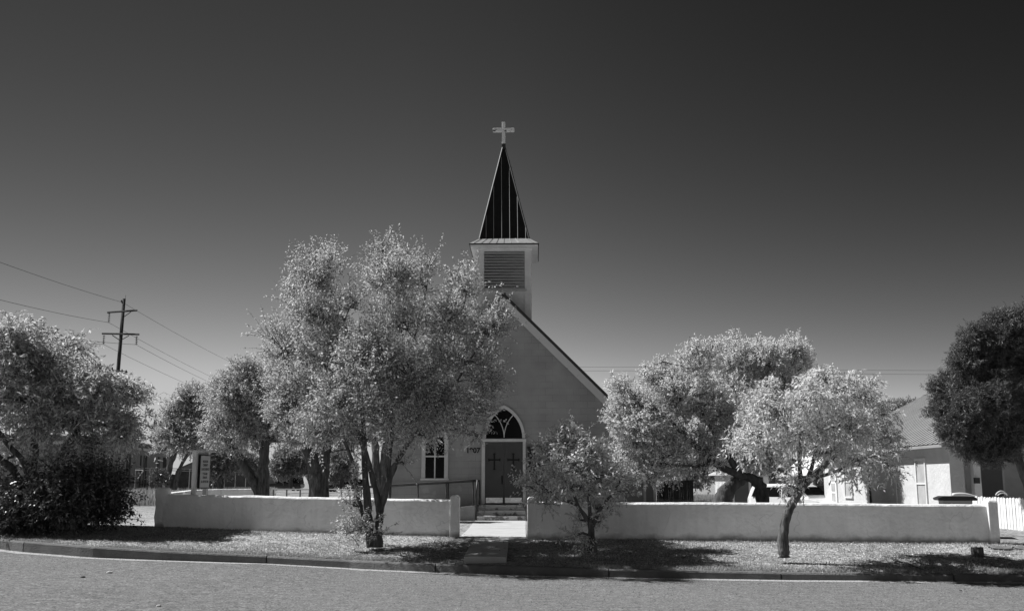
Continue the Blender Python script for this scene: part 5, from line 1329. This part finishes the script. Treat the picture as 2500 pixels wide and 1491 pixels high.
for px, py in ((2180, 1368), (2215, 1376), (2235, 1385), (2262, 1396)):
    pp.append(GH(px, py, 17.9)+Vector((0, 0, .02)))
m = MB(); m.tube(pp, [.010, .014, .012, .005], 5); m.build('shaft', M_bark, sk_)

# ------------------------------------------------------------------ grass, gravel and weeds (stuff)
rng = np.random.default_rng(5)
def blades(name, pts, h, w_, mt, lean=.5, kind_label=None):
    n = len(pts); a = rng.uniform(0, 2*math.pi, n); d = np.stack([np.cos(a), np.sin(a), np.zeros(n)], 1)
    s_ = np.stack([-np.sin(a), np.cos(a), np.zeros(n)], 1); H_ = h*rng.uniform(.5, 1.4, (n, 1)); W_ = w_*rng.uniform(.7, 1.3, (n, 1))
    ln = rng.uniform(.1, 1, (n, 1))*lean
    v0 = pts-s_*W_/2; v1 = pts+s_*W_/2; up3 = np.array([[0, 0, 1.]]); mdl = pts+up3*H_*.6+d*H_*ln*.35
    v2 = mdl+s_*W_*.35; v3 = mdl-s_*W_*.35; v4 = pts+up3*H_+d*H_*ln
    V = np.stack([v0, v1, v2, v3, v4, v4+s_*.0005], 1).reshape(-1, 3); b = np.arange(n)[:, None]*6
    F = np.stack([np.concatenate([b, b+1, b+2, b+3], 1), np.concatenate([b+3, b+2, b+5, b+4], 1)], 1).reshape(-1, 4)
    o = poly_mesh(name, V, F, mt); tag(o, kind='stuff'); return o
M_dry = leaf_mat('dry_grass_blade', .20, .50, .25, .7)
M_tallgrass = leaf_mat('tall_dry_grass_blade', .22, .46, .3, .8)
def scatter(n, xr_, fy, dens=None):
    out = []
    while len(out) < n:
        x = rng.uniform(*xr_); y = fy(x)
        if y is None: continue
        if dens is not None and rng.random() > dens(x, y): continue
        out.append((x, y, ground_z(x, y)-.005))
    return np.array(out)
def on_walk(x, y):
    a = G(1140, 1340, .4).x-.35; b = G(1285, 1305, .45).x; return a < x < b and y < 34
dn = lambda x, y: 0.0 if on_walk(x, y) else (1.0 if mnoise.noise(Vector((x*.7, y*.7, 2))) > -.15 else .3)
p1 = scatter(34000, (-16, 14), lambda x: Yk(x)+.14+abs(rng.normal())*.22, dn)
p2 = scatter(42000, (-18, 14), lambda x: rng.uniform(Yk(x)+.2, Yw(x)), dn)
p3 = scatter(9000, (-11, 11.5), lambda x: Yw(x)-abs(rng.normal())*.10+.02, lambda x, y: 0 if on_walk(x, y) else 1)
o = blades('verge_grass', np.concatenate([p1, p2, p3]), .042, .008, M_dry, .9)
tag(o, 'short dry grass and weeds over the verge, thickest along the kerb', 'grass')
# pebbles on the verge and road as small faceted chips
def chips(name, pts, r_, mt):
    n = len(pts); rr = (r_*rng.uniform(.4, 1.5, n)**1.5).reshape(-1, 1)
    base = np.array([[1, 0, 0], [0, 1, 0], [-1, 0, 0], [0, -1, 0], [0, 0, .8]])*1.0
    V = pts[:, None]+base[None]*rr[:, None]*rng.uniform(.6, 1.3, (n, 5, 1)); b = np.arange(n)[:, None]*5
    F = np.stack([np.concatenate([b+i, b+(i+1) % 4, b+4], 1) for i in range(4)], 1).reshape(-1, 3)
    o = poly_mesh(name, V.reshape(-1, 3), F, mt); tag(o, kind='stuff'); return o
M_chip = leaf_mat('gravel_chip', .12, .75, .0, .8)
p4 = scatter(26000, (-18, 14), lambda x: rng.uniform(Yk(x)+.16, Yw(x)), lambda x, y: 0 if on_walk(x, y) else 1)
p4[:, 2] += .006
tag(chips('verge_gravel', p4, .011, M_chip), 'loose gravel over the dirt verge', 'gravel')
rx_ = rng.uniform(-14, 14, 30000); ry_ = np.array([Yk(x) for x in rx_])-np.abs(rng.normal(size=30000))**1.3*2.6-.02
k_ = ry_ > 12.5; p5 = np.stack([rx_[k_], ry_[k_], np.array([Zr(x)+.002 for x in rx_[k_]])], 1)
tag(chips('road_grit', p5, .0075, leaf_mat('road_chip', .05, .30, .0, .9)), 'loose grit on the asphalt, thickest near the kerb', 'gravel')
# tall dry grass far left
pts_ = []
for _ in range(60000):
    px = rng.uniform(235, 672); D = rng.uniform(52, 92)
    q = P(px, 1180, D)
    if mnoise.noise(Vector((q.x*.13, q.y*.13, 0)))+.25 > rng.random()*.6: pts_.append((q.x, q.y, .45))
pts_ = np.array(pts_)
hmul = np.array([.55+.8*max(0, mnoise.noise(Vector((p[0]*.25, p[1]*.25, 7)))+.3) for p in pts_])
o = blades('tall_dry_grass', pts_, .65, .03, M_tallgrass, .55)
tag(o, 'tall pale dry grass in the empty lot at left, below the warehouse', 'grass')
pts_ = []
for _ in range(9000):
    px = rng.uniform(1600, 1745); D = rng.uniform(42, 47)
    q = P(px, 1190, D); pts_.append((q.x, q.y, ground_z(q.x, q.y)))
for _ in range(9000):
    px = rng.uniform(1693, 1748); q = P(px, 1190, rng.uniform(50, 56)); pts_.append((q.x, q.y, 0.4))
o = blades('yard_weeds', np.array(pts_), .5, .03, M_tallgrass, .6); tag(o, 'dry weeds at the foot of the dark board fence', 'weeds')
# tumbleweed-like dark bush in the grass
tree('round_bush', 'round dark bush in the pale dry grass left of the white sign', 'shrub', (P(392, 1190, 50).x, 50, .48), [[(392, 1192, .05), (392, 1180, .03)]],
     [(388, 1165, 20, 16), (400, 1174, 16, 12), (378, 1172, 12, 12)], 50, 61, leaf=(.1, .03), lmat=LM_dark, density=1.0, sub=10, subr=.3, twig=.3, lpt=9, crown_name='foliage', trunk_name='stem')

# dead leaves blown under the trees and against the kerb and wall
lp = []
for cx0, sd_, n_ in ((-12.5, 2.4, 1500), (-2.9, 2.0, 2200), (1.6, 1.3, 1300), (5.2, 1.8, 1600), (10.5, 2.0, 900)):
    for _ in range(n_):
        x = cx0+rng.normal()*sd_; t = rng.random()
        y = Yk(x)+.16+(Yw(x)-Yk(x)-.2)*(t if rng.random() > .3 else (t**3 if rng.random() > .5 else 1-t**3))
        if not on_walk(x, y) or rng.random() < .15: lp.append((x, y, ground_z(x, y)+.012+(.06 if on_walk(x, y) else 0)))
lp = np.array(lp); dd = rng.normal(size=lp.shape); dd[:, 2] *= .15
o = build_leaves('leaf_litter', lp, dd, rng.uniform(.03, .06, len(lp)), rng.uniform(.015, .03, len(lp)), leaf_mat('dead_leaf', .06, .40, .1, .8), None, rng, updown=3.0)
tag(o, 'dead leaves scattered over the verge under the trees', 'leaf litter', kind='stuff')
